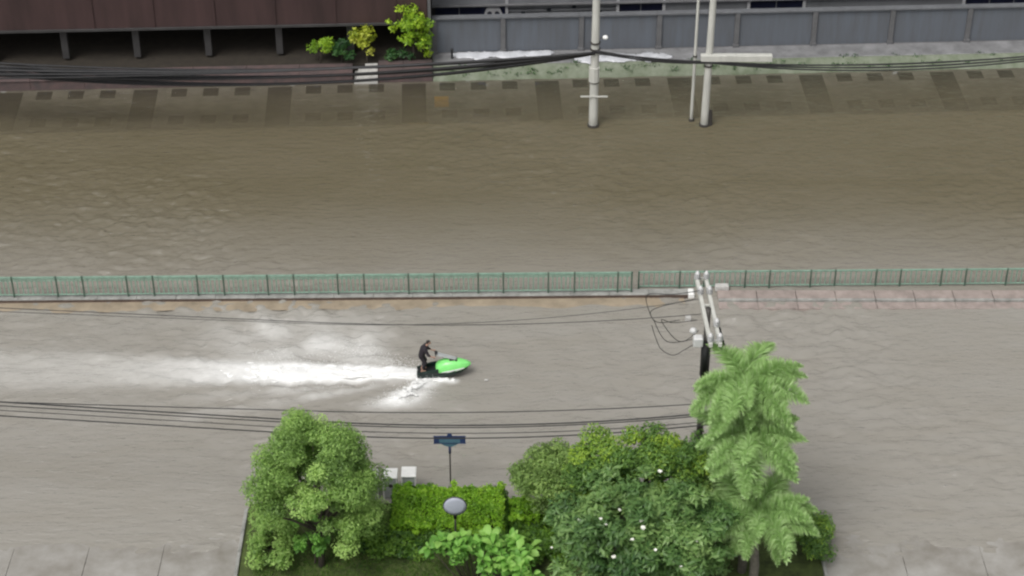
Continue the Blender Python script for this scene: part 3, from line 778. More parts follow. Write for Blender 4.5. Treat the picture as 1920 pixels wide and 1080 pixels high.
# ------------------------------------------------------------------ foliage
def leaf_mesh(name, m_, pos, nrm, size, tint, aspect=.5, fold=.25, g=None):
    """one folded four-corner leaf per row of pos, pointing across its normal"""
    g = g or rng; n = len(pos)
    nrm = nrm/np.maximum(np.linalg.norm(nrm, axis=1, keepdims=True), 1e-6)
    rnd = g.standard_normal((n, 3)); a = np.cross(nrm, rnd); a /= np.maximum(np.linalg.norm(a, axis=1, keepdims=True), 1e-6)
    a[:, 2] -= .35; a /= np.linalg.norm(a, axis=1, keepdims=True)
    b = np.cross(nrm, a); L = (size*(.7+.6*g.random(n)))[:, None]
    base = pos-a*L*.5; tip = pos+a*L*.5
    l_ = pos+b*L*aspect*.5-nrm*L*fold*.3; r_ = pos-b*L*aspect*.5-nrm*L*fold*.3
    co = np.stack([base, l_, tip, r_], 1).reshape(-1, 3)
    i = np.arange(n)*4; tri = np.stack([i, i+1, i+2, i, i+2, i+3], 1).reshape(-1).astype(np.int32)
    me = bpy.data.meshes.new(name); me.vertices.add(4*n); me.vertices.foreach_set('co', co.ravel())
    me.loops.add(6*n); me.loops.foreach_set('vertex_index', tri)
    me.polygons.add(2*n); me.polygons.foreach_set('loop_start', np.arange(0, 6*n, 3, dtype=np.int32)); me.polygons.foreach_set('loop_total', np.full(2*n, 3, np.int32))
    me.update()
    at = me.attributes.new('tint', 'FLOAT', 'POINT'); at.data.foreach_set('value', np.repeat(np.clip(tint, 0, 1), 4).astype(np.float32))
    me.materials.append(m_); return me
def clumps_in(c, r, n, rc, g, shell=.55):
    out = []
    for i in range(n):
        d = g.standard_normal(3); d /= np.linalg.norm(d)
        if d[2] < -.55: d[2] *= -.5
        k = shell+(1.12-shell)*g.random()
        out.append((np.array(c)+d*np.array(r)*k, rc*(.45+1.0*g.random()), float(np.clip(g.normal(.5, .2), 0, 1))))
    return out
def crown_arrays(cl, per, g, up=.6, squash=.75):
    P_, N_, T_ = [], [], []
    for c, r, tint in cl:
        n = int(per*(r**2)/.25)+8
        d = g.standard_normal((n, 3)); d /= np.linalg.norm(d, axis=1, keepdims=True)
        k = (g.random(n)**.45)[:, None]
        p = c+d*k*r*np.array([1, 1, squash]); P_.append(p)
        N_.append(d*.6+np.array([0, 0, up])+g.standard_normal((n, 3))*.35)
        T_.append(np.clip(tint+g.normal(0, .16, n), 0, 1))
    return np.concatenate(P_), np.concatenate(N_), np.concatenate(T_)
def tree(name, label, base, centre, r, nclump, rc, per, leaf, m_, bark, seed, up=.6, aspect=.5, shell=.55, trunk_r=.16, extra=None, cat='tree', group=None):
    g = np.random.default_rng(seed); t = thing(name, label, cat, base, 0, group)
    b = np.array(base); c = np.array(centre)-b
    cl = clumps_in(c, r, nclump, rc, g, shell)
    if extra: cl += [(np.array(q)-b, rr, tt) for q, rr, tt in extra]
    p, nr, ti = crown_arrays(cl, per, g, up)
    link('crown', leaf_mesh('crown', m_, p, nr, np.full(len(p), leaf), ti, aspect, g=g), t)
    mb = MB(); fork = Vector((c[0]*.3, c[1]*.3, max(c[2]-r[2]*.75, .4)))
    mb.tube([(0, 0, -.1), fork*.5+Vector((.04, .02, 0)), fork], [trunk_r, trunk_r*.8, trunk_r*.7], 9)
    for q, rr, _ in cl[:min(len(cl), 26)]:
        e = Vector(q); mid = fork.lerp(e, .5)+Vector((0, 0, .15))
        mb.tube([fork, mid, e], [trunk_r*.5, trunk_r*.28, trunk_r*.1], 6)
    tk = mb.build('trunk', bark, t, True)
    return t, cl

# left tree (fine light foliage)
c = P(596, 915, 4.5)
tree('garden_tree', 'rounded light green fine-leaved tree at the left above the lawn', (c.x-.1, c.y, 0), c, (2.25, 2.0, 3.2), 130, .60, 330, .13, M['L_left'], M['bark'], 11, up=.8, shell=.75)
# shrub below it, brighter leaves at the left edge
c = P(586, 1000, 1.9)
tree('garden_shrub', 'bright green leafy shrub under the rounded left tree', (c.x, c.y, 0), c, (.75, .6, 1.2), 16, .34, 200, .20, M['L_shrub'], M['bark'], 12, trunk_r=.05, cat='shrub')
c = P(676, 958, 1.4)
tree('garden_shrub', 'olive green shrub between the left tree and the cabinets', (c.x, c.y, 0), c, (.95, .8, 1.0), 24, .40, 260, .13, M['L_left'], M['bark'], 13, up=.8, trunk_r=.06, cat='shrub')
c = P(678, 1000, .9)
tree('garden_shrub', 'dark green shrub at the left foot of the bright hedge', (c.x, c.y, 0), c, (1.3, .9, .8), 26, .42, 300, .12, M['L_hedge2'], M['bark'], 14, up=.8, trunk_r=.06, cat='shrub')

# clipped hedge
def hedge(label, x0, x1, y0, y1, z1, seed, m_top, m_side, dens=760, leaf=.12):
    g = np.random.default_rng(seed); t = thing('clipped_hedge', label, 'hedge', ((x0+x1)/2, (y0+y1)/2, 0), 0, 'clipped hedges')
    ox, oy = (x0+x1)/2, (y0+y1)/2; hx, hy = (x1-x0)/2, (y1-y0)/2
    MB().box(-hx+.18, hx-.18, -hy+.18, hy-.18, 0, z1-.6).build('inner_twigs', M['soil'], t)
    nt = int(4*hx*hy*dens)
    x = g.uniform(-hx, hx, nt); y = g.uniform(-hy, hy, nt)
    bump = .06*np.sin(x*2.3+seed)+.06*np.sin(y*3.1+x)+.08*np.sin(x*5.3+y*4.1)+.04*np.sin(x*11+y*3)
    edge = np.minimum(np.minimum(hx-np.abs(x), hy-np.abs(y))/.6, 1); drop = -.30*(1-edge)**2
    p = np.stack([x, y, z1-.10+bump+drop+g.uniform(-.26, .10, nt)], 1)
    nr = np.stack([g.normal(0, .5, nt), g.normal(0, .5, nt), np.ones(nt)], 1)
    tn = np.clip(.5+.22*np.sin(x*1.7+y*2.9)*np.sin(y*1.3-x*.7)+g.normal(0, .2, nt), 0, 1)
    ng = int(hx*hy*26); sp_ = [(np.array((g.uniform(-hx, hx), g.choice([-hy, hy])*g.uniform(.6, 1.03), z1-.2+g.uniform(-.1, .16))), g.uniform(.10, .24), float(np.clip(g.normal(.55, .25), 0, 1))) for _ in range(ng)]
    p2, n2, t2 = crown_arrays(sp_, 420, g); p = np.concatenate([p, p2]); nr = np.concatenate([nr, n2]); tn = np.concatenate([tn, t2]); nt = len(p)
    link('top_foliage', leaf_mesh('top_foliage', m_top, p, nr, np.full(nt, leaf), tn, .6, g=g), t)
    ns = int((4*hx+4*hy)*z1*dens*.9); u = g.random(ns)*(4*hx+4*hy); z = g.uniform(.05, z1-.38, ns)
    xx = np.where(u < 2*hx, u-hx, np.where(u < 4*hx, u-3*hx, np.where(u < 4*hx+2*hy, -hx, hx)))
    yy = np.where(u < 2*hx, -hy, np.where(u < 4*hx, hy, np.where(u < 4*hx+2*hy, u-4*hx-hy, u-4*hx-3*hy)))
    nn = np.stack([np.where(u >= 4*hx, np.sign(xx), 0), np.where(u < 4*hx, np.sign(yy), 0), np.full(ns, .35)], 1)
    wob = .12*np.sin(xx*3+z*4+seed)+.07*np.sin(xx*7.3-z*5)-.25*np.clip((z-(z1-.45))/.45, 0, 1)**2
    p = np.stack([xx, yy, z], 1)+nn*(g.uniform(-.16, .05, ns)+wob)[:, None]
    nn = nn+g.normal(0, .4, (ns, 3))
    link('side_foliage', leaf_mesh('side_foliage', m_side, p, nn, np.full(ns, leaf), np.clip(g.normal(.45, .22, ns), 0, 1), .6, g=g), t)  # darker leaf set than the top: the shaded faces are painted into the colour
hb = P(736, 905, 1.6); hf = P(736, 984, 1.6); he = P(946, 906, 1.5)
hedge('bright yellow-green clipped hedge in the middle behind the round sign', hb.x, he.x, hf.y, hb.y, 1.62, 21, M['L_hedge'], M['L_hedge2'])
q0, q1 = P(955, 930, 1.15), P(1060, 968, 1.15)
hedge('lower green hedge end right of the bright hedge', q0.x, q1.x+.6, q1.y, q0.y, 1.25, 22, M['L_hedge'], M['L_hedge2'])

# olive tree behind the hedge end, mid tree and the big frangipani
c = P(1040, 897, 2.8)
tree('garden_tree', 'olive green small tree rising behind the right end of the hedge', (c.x, c.y, 0), c, (1.85, 1.4, 1.45), 60, .55, 280, .14, M['L_olive'], M['bark'], 31, up=.7, shell=.5)
c = P(1200, 885, 4.3)
tree('garden_tree', 'mid green tree with yellow-green patches behind the white-flowered tree', (c.x, c.y, 0), c, (3.1, 1.8, 1.75), 90, .58, 280, .17, M['L_top'], M['bark'], 32, up=.7, shell=.5,
     extra=[(tuple(P(1262, 842, 5.2)), .5, .95), (tuple(P(1235, 830, 5.2)), .45, .9), (tuple(P(1275, 868, 5.0)), .45, .92)])
c = P(1195, 1005, 4.3)
ft, fcl = tree('frangipani_tree', 'large dark green frangipani tree dotted with white blossoms', (c.x, c.y, 0), c, (3.55, 2.6, 2.3), 170, .52, 125, .32, M['L_fran'], M['palebark'], 33, up=.9, aspect=.36, shell=.55, trunk_r=.2)
# blossoms: white clusters on the crown's surface
pet = MB()
for k in range(5):
    for j in range(5):
        a = 2*math.pi*j/5+k; ctr = Vector((.07*math.cos(k*1.3), .07*math.sin(k*1.3), .02*k)); d = Vector((math.cos(a), math.sin(a), .25)); sd_ = Vector((-math.sin(a), math.cos(a), 0))
        pet.add([ctr, ctr+d*.06+sd_*.035, ctr+d*.11, ctr+d*.06-sd_*.035], [(0, 1, 2, 3)])
petm = pet.mesh('blossom', M['petal'])
for x, y in [(1087, 975), (1126, 973), (1136, 984), (1097, 1000), (1203, 978), (1206, 990), (1306, 1016), (1229, 1031), (1277, 1062), (1034, 1027), (1161, 956), (1237, 884), (1243, 874), (1240, 862), (1317, 930), (1150, 1045), (1186, 1012)]:
    # stand the cluster just on the crown ellipsoid seen there
    o_ = Vector((0, 0, CAM_H)); d = (P(x, y, 0)-o_).normalized(); rr = Vector((3.9, 2.95, 2.65))
    oc = o_-c; A2 = sum((d[i]/rr[i])**2 for i in range(3)); B2 = sum(2*oc[i]*d[i]/rr[i]**2 for i in range(3)); C2 = sum((oc[i]/rr[i])**2 for i in range(3))-1
    dis = B2*B2-4*A2*C2
    if dis < 0: continue
    hit = o_+d*((-B2-math.sqrt(dis))/(2*A2))
    o = link('blossom', petm, ft, hit-ft.location, (random.uniform(-.3, .3)+.4, random.uniform(-.3, .3), random.uniform(0, 6)))
    k_ = random.uniform(.35, .65); o.scale = (k_, k_, k_)

# broad-leaved shrub at the bottom middle: each big leaf a part of its own
c = P(895, 1058, 1.5)
sh = thing('broadleaf_shrub', 'fresh green broad-leaved shrub at the bottom in front of the hedge', 'shrub', (c.x, c.y, 0))
g = np.random.default_rng(41)
lv = []
for k in range(3):
    w_ = .11+.02*k; L = .42
    pr = [(0, 0, 0), (.12, .6*w_*1.2, .02), (.26, w_, .02), (.38, .55*w_, -.02), (L, 0, -.06)]
    v = []; f = []
    for x, h_, z in pr: v += [(x, -h_, z+h_*.35), (x, 0, z), (x, h_, z+h_*.35)]
    for i in range(4):
        for j in range(2): a = i*3+j; f.append((a, a+3, a+4, a+1))
    mb = MB().add(v, f); me = mb.mesh('leaf', M['L_shrub'], True)
    at = me.attributes.new('tint', 'FLOAT', 'POINT'); at.data.foreach_set('value', np.full(len(me.vertices), .25+.3*k, np.float32)); lv.append(me)
stem = MB()
heads = []
for i in range(40):
    u = g.uniform(-1, 1); v_ = g.uniform(-1, 1); h_ = 1.35+1.5*(1-u*u*.7)*(1-.3*v_*v_)*g.uniform(.75, 1.05)
    heads.append((u*2.35, v_*1.0, h_))
for hx, hy, hz in heads:
    stem.tube([(hx*.25, hy*.25, 0), (hx*.7, hy*.7, hz*.6), (hx, hy, hz)], [.03, .022, .012], 5)
    a0 = g.uniform(0, 6.28)
    for k in range(8):
        a = a0+2.4*k; tilt = .15+.085*k+g.uniform(-.1, .1)
        o = link('leaf', lv[int(g.integers(0, 3))], sh, (hx+.03*math.cos(a), hy+.03*math.sin(a), hz-.02*k))
        o.rotation_euler = (g.uniform(-.6, .6), -(.75-tilt)+g.uniform(-.35, .35), a+g.uniform(-.5, .5)); s_ = g.uniform(.55, 1.25); o.scale = (s_, s_*g.uniform(.7, 1.1), s_)
stem.build('stems', M['bark'], sh, True)
p, nr, ti = crown_arrays([(np.array((hx, hy, hz-.35)), .36, .3) for hx, hy, hz in heads], 70, g)
tag(link('inner_foliage', leaf_mesh('inner_foliage', M['L_shrub'], p, nr, np.full(len(p), .22), ti, .5, g=g), sh), kind='stuff')

# foxtail palms at the right
def frond_mesh(seed, L=2.3):
    g = np.random.default_rng(seed); n = 26
    ax = [Vector((L*(t-.10*t*t), 0, .75*t-1.45*t*t)) for t in np.linspace(0, 1, n)]
    P_, N_, A_l = [], [], []
    mb = MB(); mb.tube(ax, [.035*(1-.8*i/n) for i in range(n)], 5)
    v, f, ti = list(mb.v), list(mb.f), [.5]*len(mb.v)
    for i in range(2, n):
        for k in range(34):
            t = i/n; o = ax[i]+ (ax[i]-ax[i-1])*g.random()
            ang = g.uniform(0, 2*math.pi); ll = .58*math.sin(math.pi*min(1, .18+t*.80))*g.uniform(.7, 1.15)+.08
            d = Vector((.5, math.cos(ang), math.sin(ang)*.9+.05)).normalized(); s = d.cross(Vector((g.normal(), g.normal(), g.normal()))).normalized()*.017
            e = o+d*ll+Vector((0, 0, -.25*ll*ll)); q = len(v)
            v += [tuple(o), tuple(o+d*ll*.45+s), tuple(e), tuple(o+d*ll*.45-s)]; f.append((q, q+1, q+2, q+3)); ti += [float(np.clip(g.normal(.55, .22), 0, 1))]*4
    me = bpy.data.meshes.new('frond'); me.from_pydata(v, [], f); me.update(); me.materials.append(M['L_palm'])
    at = me.attributes.new('tint', 'FLOAT', 'POINT'); at.data.foreach_set('value', np.array(ti, np.float32)); return me
fr = [frond_mesh(50+k) for k in range(4)]
def palm(label, head, seed, nf=15, sc=1.0):
    g = np.random.default_rng(seed); t = thing('foxtail_palm', label, 'palm', (head.x+.15, head.y+.1, 0), 0, 'feathery palms at the right')
    h = head.z
    tr = MB().tube([(0, 0, -.1), (.03, 0, h*.35), (-.08, -.05, h*.7), (-.15, -.1, h-.5)], [.19, .20, .16, .11], 12).build('trunk', M['palebark'], t, True)
    MB().tube([(-.15, -.1, h-.5), (-.15, -.1, h-.1), (-.15, -.1, h+.15)], [.12, .13, .05], 10).build('crownshaft', M['L_palm'], t, True)
    for k in range(nf):
        o = link('frond', fr[k % 4], t, (-.15, -.1, h-.05+.02*(k % 3)))
        el = (.95-1.15*(k/nf))+g.uniform(-.12, .12)
        o.rotation_euler = (g.uniform(-.4, .4), -el*.85, 2.39996*k+g.uniform(-.35, .35)); s = sc*g.uniform(.7, 1.15); o.scale = (s, s*g.uniform(.8, 1.3), s*g.uniform(.8, 1.3))
palm('tallest feathery palm at the right below the utility pole cross arms', PY(1398, 728, 62.6), 61, 24, 1.0)
palm('feathery palm of middle height under the tallest palm', PY(1406, 830, 61.6), 62, 24, 1.1)
palm('lowest feathery palm at the bottom right corner beside the white-flowered tree', PY(1416, 970, 60.4), 63, 24, 1.12)
c = P(1330, 1000, 1.6)
tree('garden_shrub', 'dark green shrub under the palms beside the white-flowered tree', (c.x, c.y, 0), c, (1.5, 1.6, 1.3), 40, .45, 220, .18, M['L_fran'], M['bark'], 64, trunk_r=.06, cat='shrub')

for x, y, z, r, lab, m_, sd_ in [
        (1010, 1030, .8, (1.0, .9, .6), 'low mid green shrub between the broad-leaved shrub and the frangipani', 'L_hedge2', 65),
        (730, 1020, .55, (1.5, .5, .4), 'low leafy border along the foot of the bright hedge', 'L_hedge2', 66),
        (1120, 940, 1.6, (1.3, 1.0, 1.2), 'light green shrub between the olive tree and the frangipani', 'L_olive', 67),
        (505, 1010, 1.0, (.9, 1.6, .9), 'green shrub at the left kerb of the planted plot', 'L_left', 68),
        (1330, 915, 3.6, (1.4, 1.3, 1.6), 'pale green leafy shrub tucked between the frangipani and the palms', 'L_olive', 69),
        (1520, 1000, .9, (.8, 1.8, .8), 'green shrub at the right kerb of the planted plot', 'L_top', 70)]:
    c = P(x, y, z)
    tree('garden_shrub', lab, (c.x, c.y, .1), c, r, 34, .42, 240, .15, M[m_], M['bark'], sd_, up=.7, trunk_r=.05, cat='shrub')
# plants before the maroon building
def far_pt(x, y, t=1.5): 
    s, _ = fs_(x, y, .7); return FM @ Vector((s, t, .62))
b = far_pt(688, 118, 1.35)
def fpx(x, y, b): return PY(x, y, b.y)
tree('ornamental_tree', 'small yellow-green tree above the pale steps', b, fpx(678, 75, b), (.70, .6, .8), 16, .36, 90, .22, M['L_yellow'], M['bark'], 71, trunk_r=.06, shell=.4, extra=[(tuple(fpx(694, 96, b)), .34, .9)])
b = far_pt(775, 118, 1.35)
tree('ornamental_tree', 'taller bright green tree at the corner of the maroon building', b, fpx(776, 58, b), (.95, .7, 1.35), 26, .42, 90, .24, M['L_bright'], M['bark'], 72, trunk_r=.08, shell=.5, extra=[(tuple(fpx(748, 16, b)), .26, .95), (tuple(fpx(735, 52, b)), .30, .7), (tuple(fpx(790, 86, b)), .40, .95), (tuple(fpx(802, 100, b)), .34, .85), (tuple(fpx(730, 40, b)), .22, .9)])
b = far_pt(745, 120, 1.3)
tree('ornamental_shrub', 'low dark green shrub between the two bright small trees', b, fpx(748, 103, b), (.7, .4, .28), 12, .28, 110, .18, M['L_dark'], M['bark'], 73, trunk_r=.03, cat='shrub')
b = far_pt(600, 118, 1.5)
tree('ornamental_shrub', 'bright green low shrub under the maroon overhang', b, fpx(603, 88, b), (.65, .5, .4), 12, .32, 110, .20, M['L_bright'], M['bark'], 74, trunk_r=.03, cat='shrub')
b = far_pt(640, 118, 1.5)
tree('ornamental_shrub', 'dark green low shrub left of the pale steps', b, fpx(640, 92, b), (.75, .5, .45), 16, .34, 120, .18, M['L_dark'], M['bark'], 75, trunk_r=.03, cat='shrub')
# weeds in tufts on the bank
g = np.random.default_rng(81); pp = []
for i in range(70):
    s = g.uniform(S_EDGE+.3, 34); t = g.uniform(.1, .9)
    for k in range(14): pp.append(FM @ Vector((s+g.normal(0, .16), t+g.normal(0, .07), .12+.5*min(t, .8)/.8+g.uniform(.02, .18))))
pp = np.array([tuple(q) for q in pp])
tag(link('bank_weeds', leaf_mesh('bank_weeds', M['L_dark'], pp, g.normal(0, 1, pp.shape), np.full(len(pp), .16), g.random(len(pp)), .3, g=g)), 'low weeds sprouting along the mossy bank', 'weeds', kind='stuff')
# lawn blades
g = np.random.default_rng(82); n = 26000
x = g.uniform(gx0+.6, 0, n); y = g.uniform(55, 64, n)
pp = np.stack([x, y, .17+g.uniform(0, .08, n)], 1); nn = np.stack([g.normal(0, 1, n), g.normal(0, 1, n), g.uniform(0, .6, n)], 1)
tag(link('lawn_grass', leaf_mesh('lawn_grass', M['L_hedge2'], pp, nn, np.full(n, .13), np.clip(g.normal(.4, .25, n), 0, 1), .2, g=g)), 'short grass of the small lawn at the bottom left', 'grass', kind='stuff')

# ------------------------------------------------------------------ jet ski
SKM = Matrix.Translation((SKI_X, SKI_Y, .02)) @ Matrix.Rotation(R(2), 4, 'Z') @ Matrix.Rotation(R(-5), 4, 'Y')
js = thing('jet_ski', 'bright green and black stand-up jet ski racing across the flood', 'jet ski')
js.matrix_world = SKM
def sec(x, hw, zk, zd, n=7):
    half = [(0, zk), (hw*.55, zk+.05*(zd-zk)), (hw*.88, zk+.28*(zd-zk)), (hw, zk+.60*(zd-zk)), (hw, zd-.03), (hw-.03, zd)]
    return [(x, y, z) for y, z in half]+[(x, -y, z) for y, z in half[::-1][:-1]]
hull = [sec(0, .29, -.12, .24), sec(.5, .34, -.12, .25), sec(1.1, .37, -.12, .28), sec(1.7, .36, -.08, .33), sec(2.1, .29, .02, .37), sec(2.38, .17, .16, .40), sec(2.53, .05, .30, .41)]
MB().loft(hull).build('hull', M['ski_dark'], js, True)
def hood(x, hw, z0, z1):
    half = [(0, z1), (hw*.45, z1-.02), (hw*.8, z1-.09*(z1-z0)/.3), (hw, z0+.12*(z1-z0)), (hw*1.0, z0)]
    return [(x, y, z) for y, z in half]+[(x, -y, z) for y, z in half[::-1][:-1]]
hd = MB().loft([hood(.93, .28, .25, .54), hood(1.08, .36, .25, .68), hood(1.45, .40, .27, .79), hood(1.85, .385, .30, .77), hood(2.17, .32, .33, .70), hood(2.44, .20, .37, .60), hood(2.62, .06, .40, .50)]).build('hood', M['ski_green'], js, True)
MB().box(1.62, 1.86, -.14, .14, .765, .80, bev=.02).build('hood_vent', M['black'], hd)
for sgn in (-1, 1):
    MB().loft([[(x, sgn*(hw+.002), z0), (x, sgn*(hw+.014), z0), (x, sgn*(hw+.012), z1), (x, sgn*(hw+.000), z1)] for x, hw, z0, z1 in ((1.2, .378, .27, .33), (1.6, .395, .30, .40), (2.0, .355, .335, .42), (2.3, .27, .37, .41))]).build('side_graphic', M['ski_white'], hd)
    MB().loft([[(x, sgn*(hw-.075), z0), (x, sgn*hw, z0), (x, sgn*hw, z1), (x, sgn*(hw-.065), z1)] for x, hw, z0, z1 in ((0, .30, .20, .30), (.35, .335, .20, .40), (.75, .36, .22, .46), (1.05, .37, .24, .48))]).build('tray_rail', M['ski_dark'], js)
    MB().tube([(.05, sgn*.31, .22), (1.1, sgn*.385, .27), (1.8, sgn*.375, .32), (2.2, sgn*.275, .37), (2.55, sgn*.03, .42)], .025, 6).build('bumper_strip', M['black'], js, True)
MB().box(.04, .97, -.25, .25, .235, .272, bev=.01).build('foot_tray', M['black'], js)
MB().tube([(-.16, 0, .02), (.05, 0, .04)], [.07, .09], 10).build('jet_nozzle', M['black'], js, True)
hp = [(1.98, 0, .74), (1.7, 0, .86), (1.35, 0, 1.00), (1.06, 0, 1.14)]
MB().loft([[(x, y*w_, z+h_) for y, h_ in ((-.11, 0), (.11, 0), (.08, .09), (-.08, .09))] for (x, _, z), w_ in zip(hp, (.8, .9, 1, 1.1))]).build('handle_pole', M['cab'], js)
MB().tube([(1.94, -.15, .77), (1.94, .15, .77)], .05, 8).build('pole_hinge', M['black'], js, True)
hb_ = MB().tube([(.93, -.34, 1.16), (1.02, -.14, 1.20), (1.03, .14, 1.20), (.93, .34, 1.16)], .016, 8).build('handlebar', M['black'], js, True)
for sgn in (-1, 1): MB().tube([(.925, sgn*.36, 1.158), (.98, sgn*.22, 1.185)], .022, 8).build('grip', M['black'], hb_, True)
MB().box(.96, 1.10, -.12, .12, 1.19, 1.29, bev=.03).build('handlebar_pad', M['black'], js)

# ------------------------------------------------------------------ rider
def capsules(segs, vox, m_, name, parent, sm=6):
    mb = MB()
    for a, b, ra, rb in segs:
        a, b = Vector(a), Vector(b); d = b-a; n = max(2, int(d.length/max(min(ra, rb)*.5, .006))+1); n = min(n, 14)
        for i in range(n):
            t = i/(n-1) if n > 1 else 0
            r_ = ra+(rb-ra)*t
            mb.ball(a.lerp(b, t), r_, 10, 7)
        mb.tube([a, b], [ra*.98, rb*.98], 10)
    me = mb.mesh(name, m_, True); o = link(name, me, parent)
    rm = o.modifiers.new('remesh', 'REMESH'); rm.mode = 'VOXEL'; rm.voxel_size = vox; rm.use_smooth_shade = True
    s = o.modifiers.new('smooth', 'SMOOTH'); s.factor = .5; s.iterations = sm
    return o
rd = thing('person', 'person in black clothes standing on the green jet ski and holding its handlebar', 'person')
rd.matrix_world = SKM
HEAD = Vector((.74, 0, 1.88)); tz = .272
body = []; shirt = []; shorts = []
for s in (-1, 1):
    ank, knee, hip = Vector((.26, s*.13, tz+.09)), Vector((.46, s*.15, tz+.50)), Vector((.30, s*.095, tz+.90))
    body += [((.22, s*.13, tz+.04), (.44, s*.15, tz+.032), .04, .032), ((.22, s*.13, tz+.04), ank, .042, .042), (ank, ank.lerp(knee, .6), .042, .062), (ank.lerp(knee, .6), knee, .062, .058), (knee, hip, .064, .088)]
    shorts += [(ank.lerp(knee, .40), knee, .090, .098), (knee, hip, .102, .132), (hip, (.33, 0, tz+.95), .125, .13)]
    sh_, elb, wr = Vector((.57, s*.19, tz+1.35)), Vector((.66, s*.29, tz+1.07)), Vector((.86, s*.29, 1.20))
    body += [(sh_, elb, .052, .042), (elb, elb.lerp(wr, .35), .043, .042), (elb.lerp(wr, .35), wr, .042, .028), ((.36, s*.06, tz+1.05), sh_, .09, .07)]
    shirt += [(sh_, elb, .092, .074), (elb, elb.lerp(wr, .3), .072, .062), ((.48, s*.08, tz+1.28), sh_, .15, .095), ((.34, s*.08, tz+.96), (.46, s*.10, tz+1.25), .155, .16), ((.38, s*.06, tz+1.05), sh_, .12, .10)]
    # palm and five curled fingers round the grip
    pc = Vector((.925, s*.29, 1.195))
    body += [(wr, pc, .028, .030), (pc+Vector((0, -s*.025, 0)), pc+Vector((0, s*.025, 0)), .022, .022)]
    for k, (dy, L) in enumerate(((-.036, .9), (-.012, 1.0), (.012, .95), (.036, .78))):
        q0 = pc+Vector((.015, -s*dy, .012)); q1 = q0+Vector((.042*L, 0, -.004)); q2 = q1+Vector((.012, 0, -.034*L)); q3 = q2+Vector((-.026*L, 0, -.016))
        body += [(q0, q1, .0095, .009), (q1, q2, .009, .0085), (q2, q3, .0085, .0075)]
    t0 = pc+Vector((-.005, -s*.03, -.008)); t1 = t0+Vector((.02, -s*.03, -.022)); t2 = t1+Vector((.03, -s*.004, -.008))
    body += [(t0, t1, .012, .011), (t1, t2, .010, .008)]
body += [((.32, 0, tz+.92), (.38, 0, tz+1.12), .115, .11), ((.38, 0, tz+1.12), (.52, 0, tz+1.34), .115, .11), ((.54, 0, tz+1.37), (.69, 0, tz+1.53), .060, .054)]
shirt += [((.33, 0, tz+.92), (.41, 0, tz+1.15), .16, .165), ((.41, 0, tz+1.15), (.53, 0, tz+1.37), .165, .14)]
# head with face: skull, jaw, nose, ears
body += [(HEAD+Vector((-.02, 0, .03)), HEAD+Vector((.015, 0, .02)), .088, .085), (HEAD+Vector((.01, 0, -.02)), HEAD+Vector((.045, 0, -.075)), .07, .042), (HEAD+Vector((.088, 0, .0)), HEAD+Vector((.112, 0, -.028)), .012, .016), (HEAD+Vector((.085, -.02, -.058)), HEAD+Vector((.085, .02, -.058)), .011, .011)]
for s in (-1, 1): body += [(HEAD+Vector((-.005, s*.09, .01)), HEAD+Vector((-.01, s*.092, -.03)), .014, .011)]
capsules(body, .0085, M['skin'], 'body', rd)
capsules(shirt, .012, M['cloth'], 'shirt', rd, 8)
capsules(shorts, .012, M['cloth'], 'shorts', rd, 8)
capsules([(HEAD+Vector((-.03, 0, .045)), HEAD+Vector((.005, 0, .05)), .092, .086), (HEAD+Vector((-.05, 0, .0)), HEAD+Vector((-.045, 0, -.03)), .075, .06)], .01, M['hair'], 'hair', rd, 4)
for s in (-1, 1): MB().ball(HEAD+Vector((.090, s*.034, .012)), .011, 8, 6).build('eye', M['eye'], rd, True)

# ------------------------------------------------------------------ spray: rooster tail, splash sheets and drops
g = np.random.default_rng(91)
def froth(name, label, pts, seed):
    """lumpy white water: overlapping uneven blobs melted into one surface"""
    mb = MB()
    for p, r in pts: mb.ball(p, r, 7, 5)
    me = mb.mesh(name, M['foam'], True); o = link(name, me)
    rm = o.modifiers.new('remesh', 'REMESH'); rm.mode = 'VOXEL'; rm.voxel_size = .045; rm.use_smooth_shade = True
    s = o.modifiers.new('smooth', 'SMOOTH'); s.factor = .5; s.iterations = 7
    tx = bpy.data.textures.new(name, 'CLOUDS'); tx.noise_scale = .16; tx.noise_depth = 3
    d = o.modifiers.new('lumps', 'DISPLACE'); d.texture = tx; d.strength = .06; d.mid_level = .5; d.texture_coords = 'GLOBAL'
    return tag(o, label, 'foam', kind='stuff')
M['foam'] = mat('foam', (.78, .78, .77), .7, .04, 4.0)
pts = []
for i in range(340):
    lx = g.random()**1.1*9.5; w_ = (.30+.06*lx)
    y = SKI_Y+.10+.018*lx+g.normal(0, .42)*w_; zt_ = .02+.12*math.exp(-((lx-2.2)/2.6)**2)
    r = g.uniform(.07, .16)*(1-.05*lx)
    pts.append(((SKI_X-.05-lx, y, g.uniform(-.02, zt_)), (r*3.4, r, r*.6)))
froth('wake_foam', 'white foaming wake trailing behind the jet ski', pts, 1)
pts = []
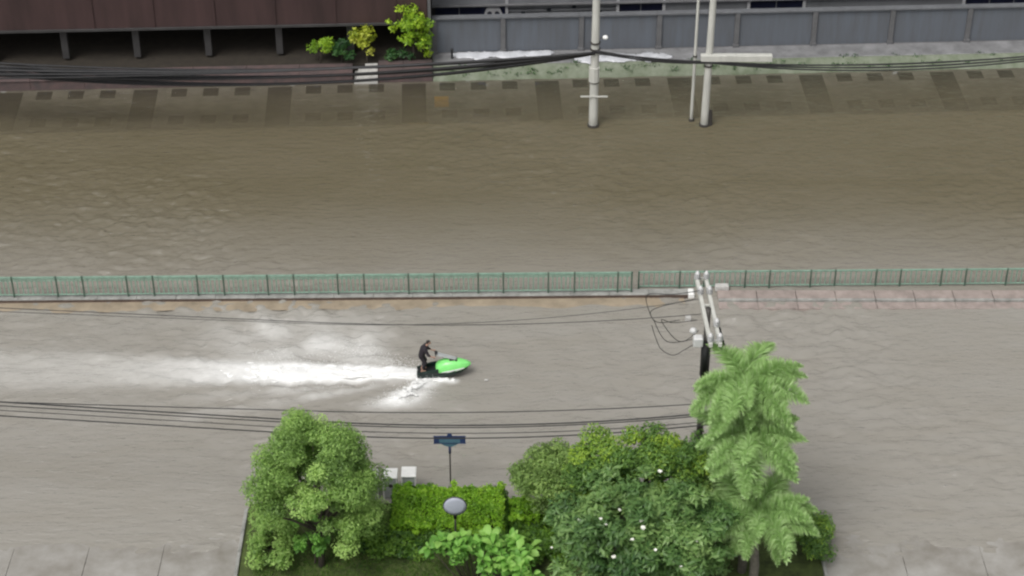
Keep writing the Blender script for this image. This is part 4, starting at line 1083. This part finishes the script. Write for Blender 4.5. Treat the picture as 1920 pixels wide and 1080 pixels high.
for i in range(70):
    f = g.random()**.8; fx = SKI_X+.55-.95*f*1.7+g.normal(0, .18+.12*f); fy = SKI_Y-.42-1.6*f
    r = g.uniform(.04, .10)*(1.1-.4*f); pts.append(((fx, fy+g.normal(0, .06), g.uniform(.0, .10)+.14*math.sin(math.pi*f)), (r*1.4, r, r*.7)))
for i in range(40):
    r = g.uniform(.05, .09); pts.append(((SKI_X+g.uniform(-.05, 1.85), SKI_Y-.40+g.normal(0, .05), g.uniform(.0, .09)), (r*1.6, r, r*.9)))
froth('splash_foam', 'white splash thrown from the near side of the jet ski hull', pts, 2)
# single drops
n = 5200; P_ = []
for i in range(n):
    k = g.random()
    if k < .45:
        lx = g.random()**1.2*8; P_.append((SKI_X-lx, SKI_Y+.1+g.normal(0, .22+.07*lx), abs(g.normal(0, .16+.03*lx))))
    elif k < .85:
        f = g.random(); P_.append((SKI_X+.55-1.6*f+g.normal(0, .25+.3*f), SKI_Y-.4-1.9*f+g.normal(0, .15), abs(g.normal(.05, .16*math.sin(math.pi*min(f+.1, 1))+.03))))
    else:
        f = g.random(); P_.append((SKI_X+.2-4.0*f+g.normal(0, .3), SKI_Y+.45+1.8*f+g.normal(0, .3), abs(g.normal(.03, .12))))
P_ = np.array(P_); r = g.uniform(.006, .022, n)
octv = np.array([(1, 0, 0), (-1, 0, 0), (0, 1, 0), (0, -1, 0), (0, 0, 1), (0, 0, -1)], float)
octf = np.array([(0, 2, 4), (2, 1, 4), (1, 3, 4), (3, 0, 4), (2, 0, 5), (1, 2, 5), (3, 1, 5), (0, 3, 5)])
v = (P_[:, None, :]+octv[None]*r[:, None, None]).reshape(-1, 3); f = (octf[None]+(np.arange(n)*6)[:, None, None]).reshape(-1, 3)
me = bpy.data.meshes.new('spray_drops'); me.from_pydata(v.tolist(), [], f.tolist()); me.update(); me.materials.append(M['foam'])
tag(link('spray_drops', me), 'fine white spray drops around the jet ski wake', 'spray', kind='stuff')
# a pale scrap afloat ahead of the bow
tag(MB().box(-.09, .09, -.05, .05, -.02, .05, Matrix.Translation(P(912, 713)), .02).build('floating_scrap', M['step']), 'tiny pale scrap floating ahead of the jet ski bow', 'litter')
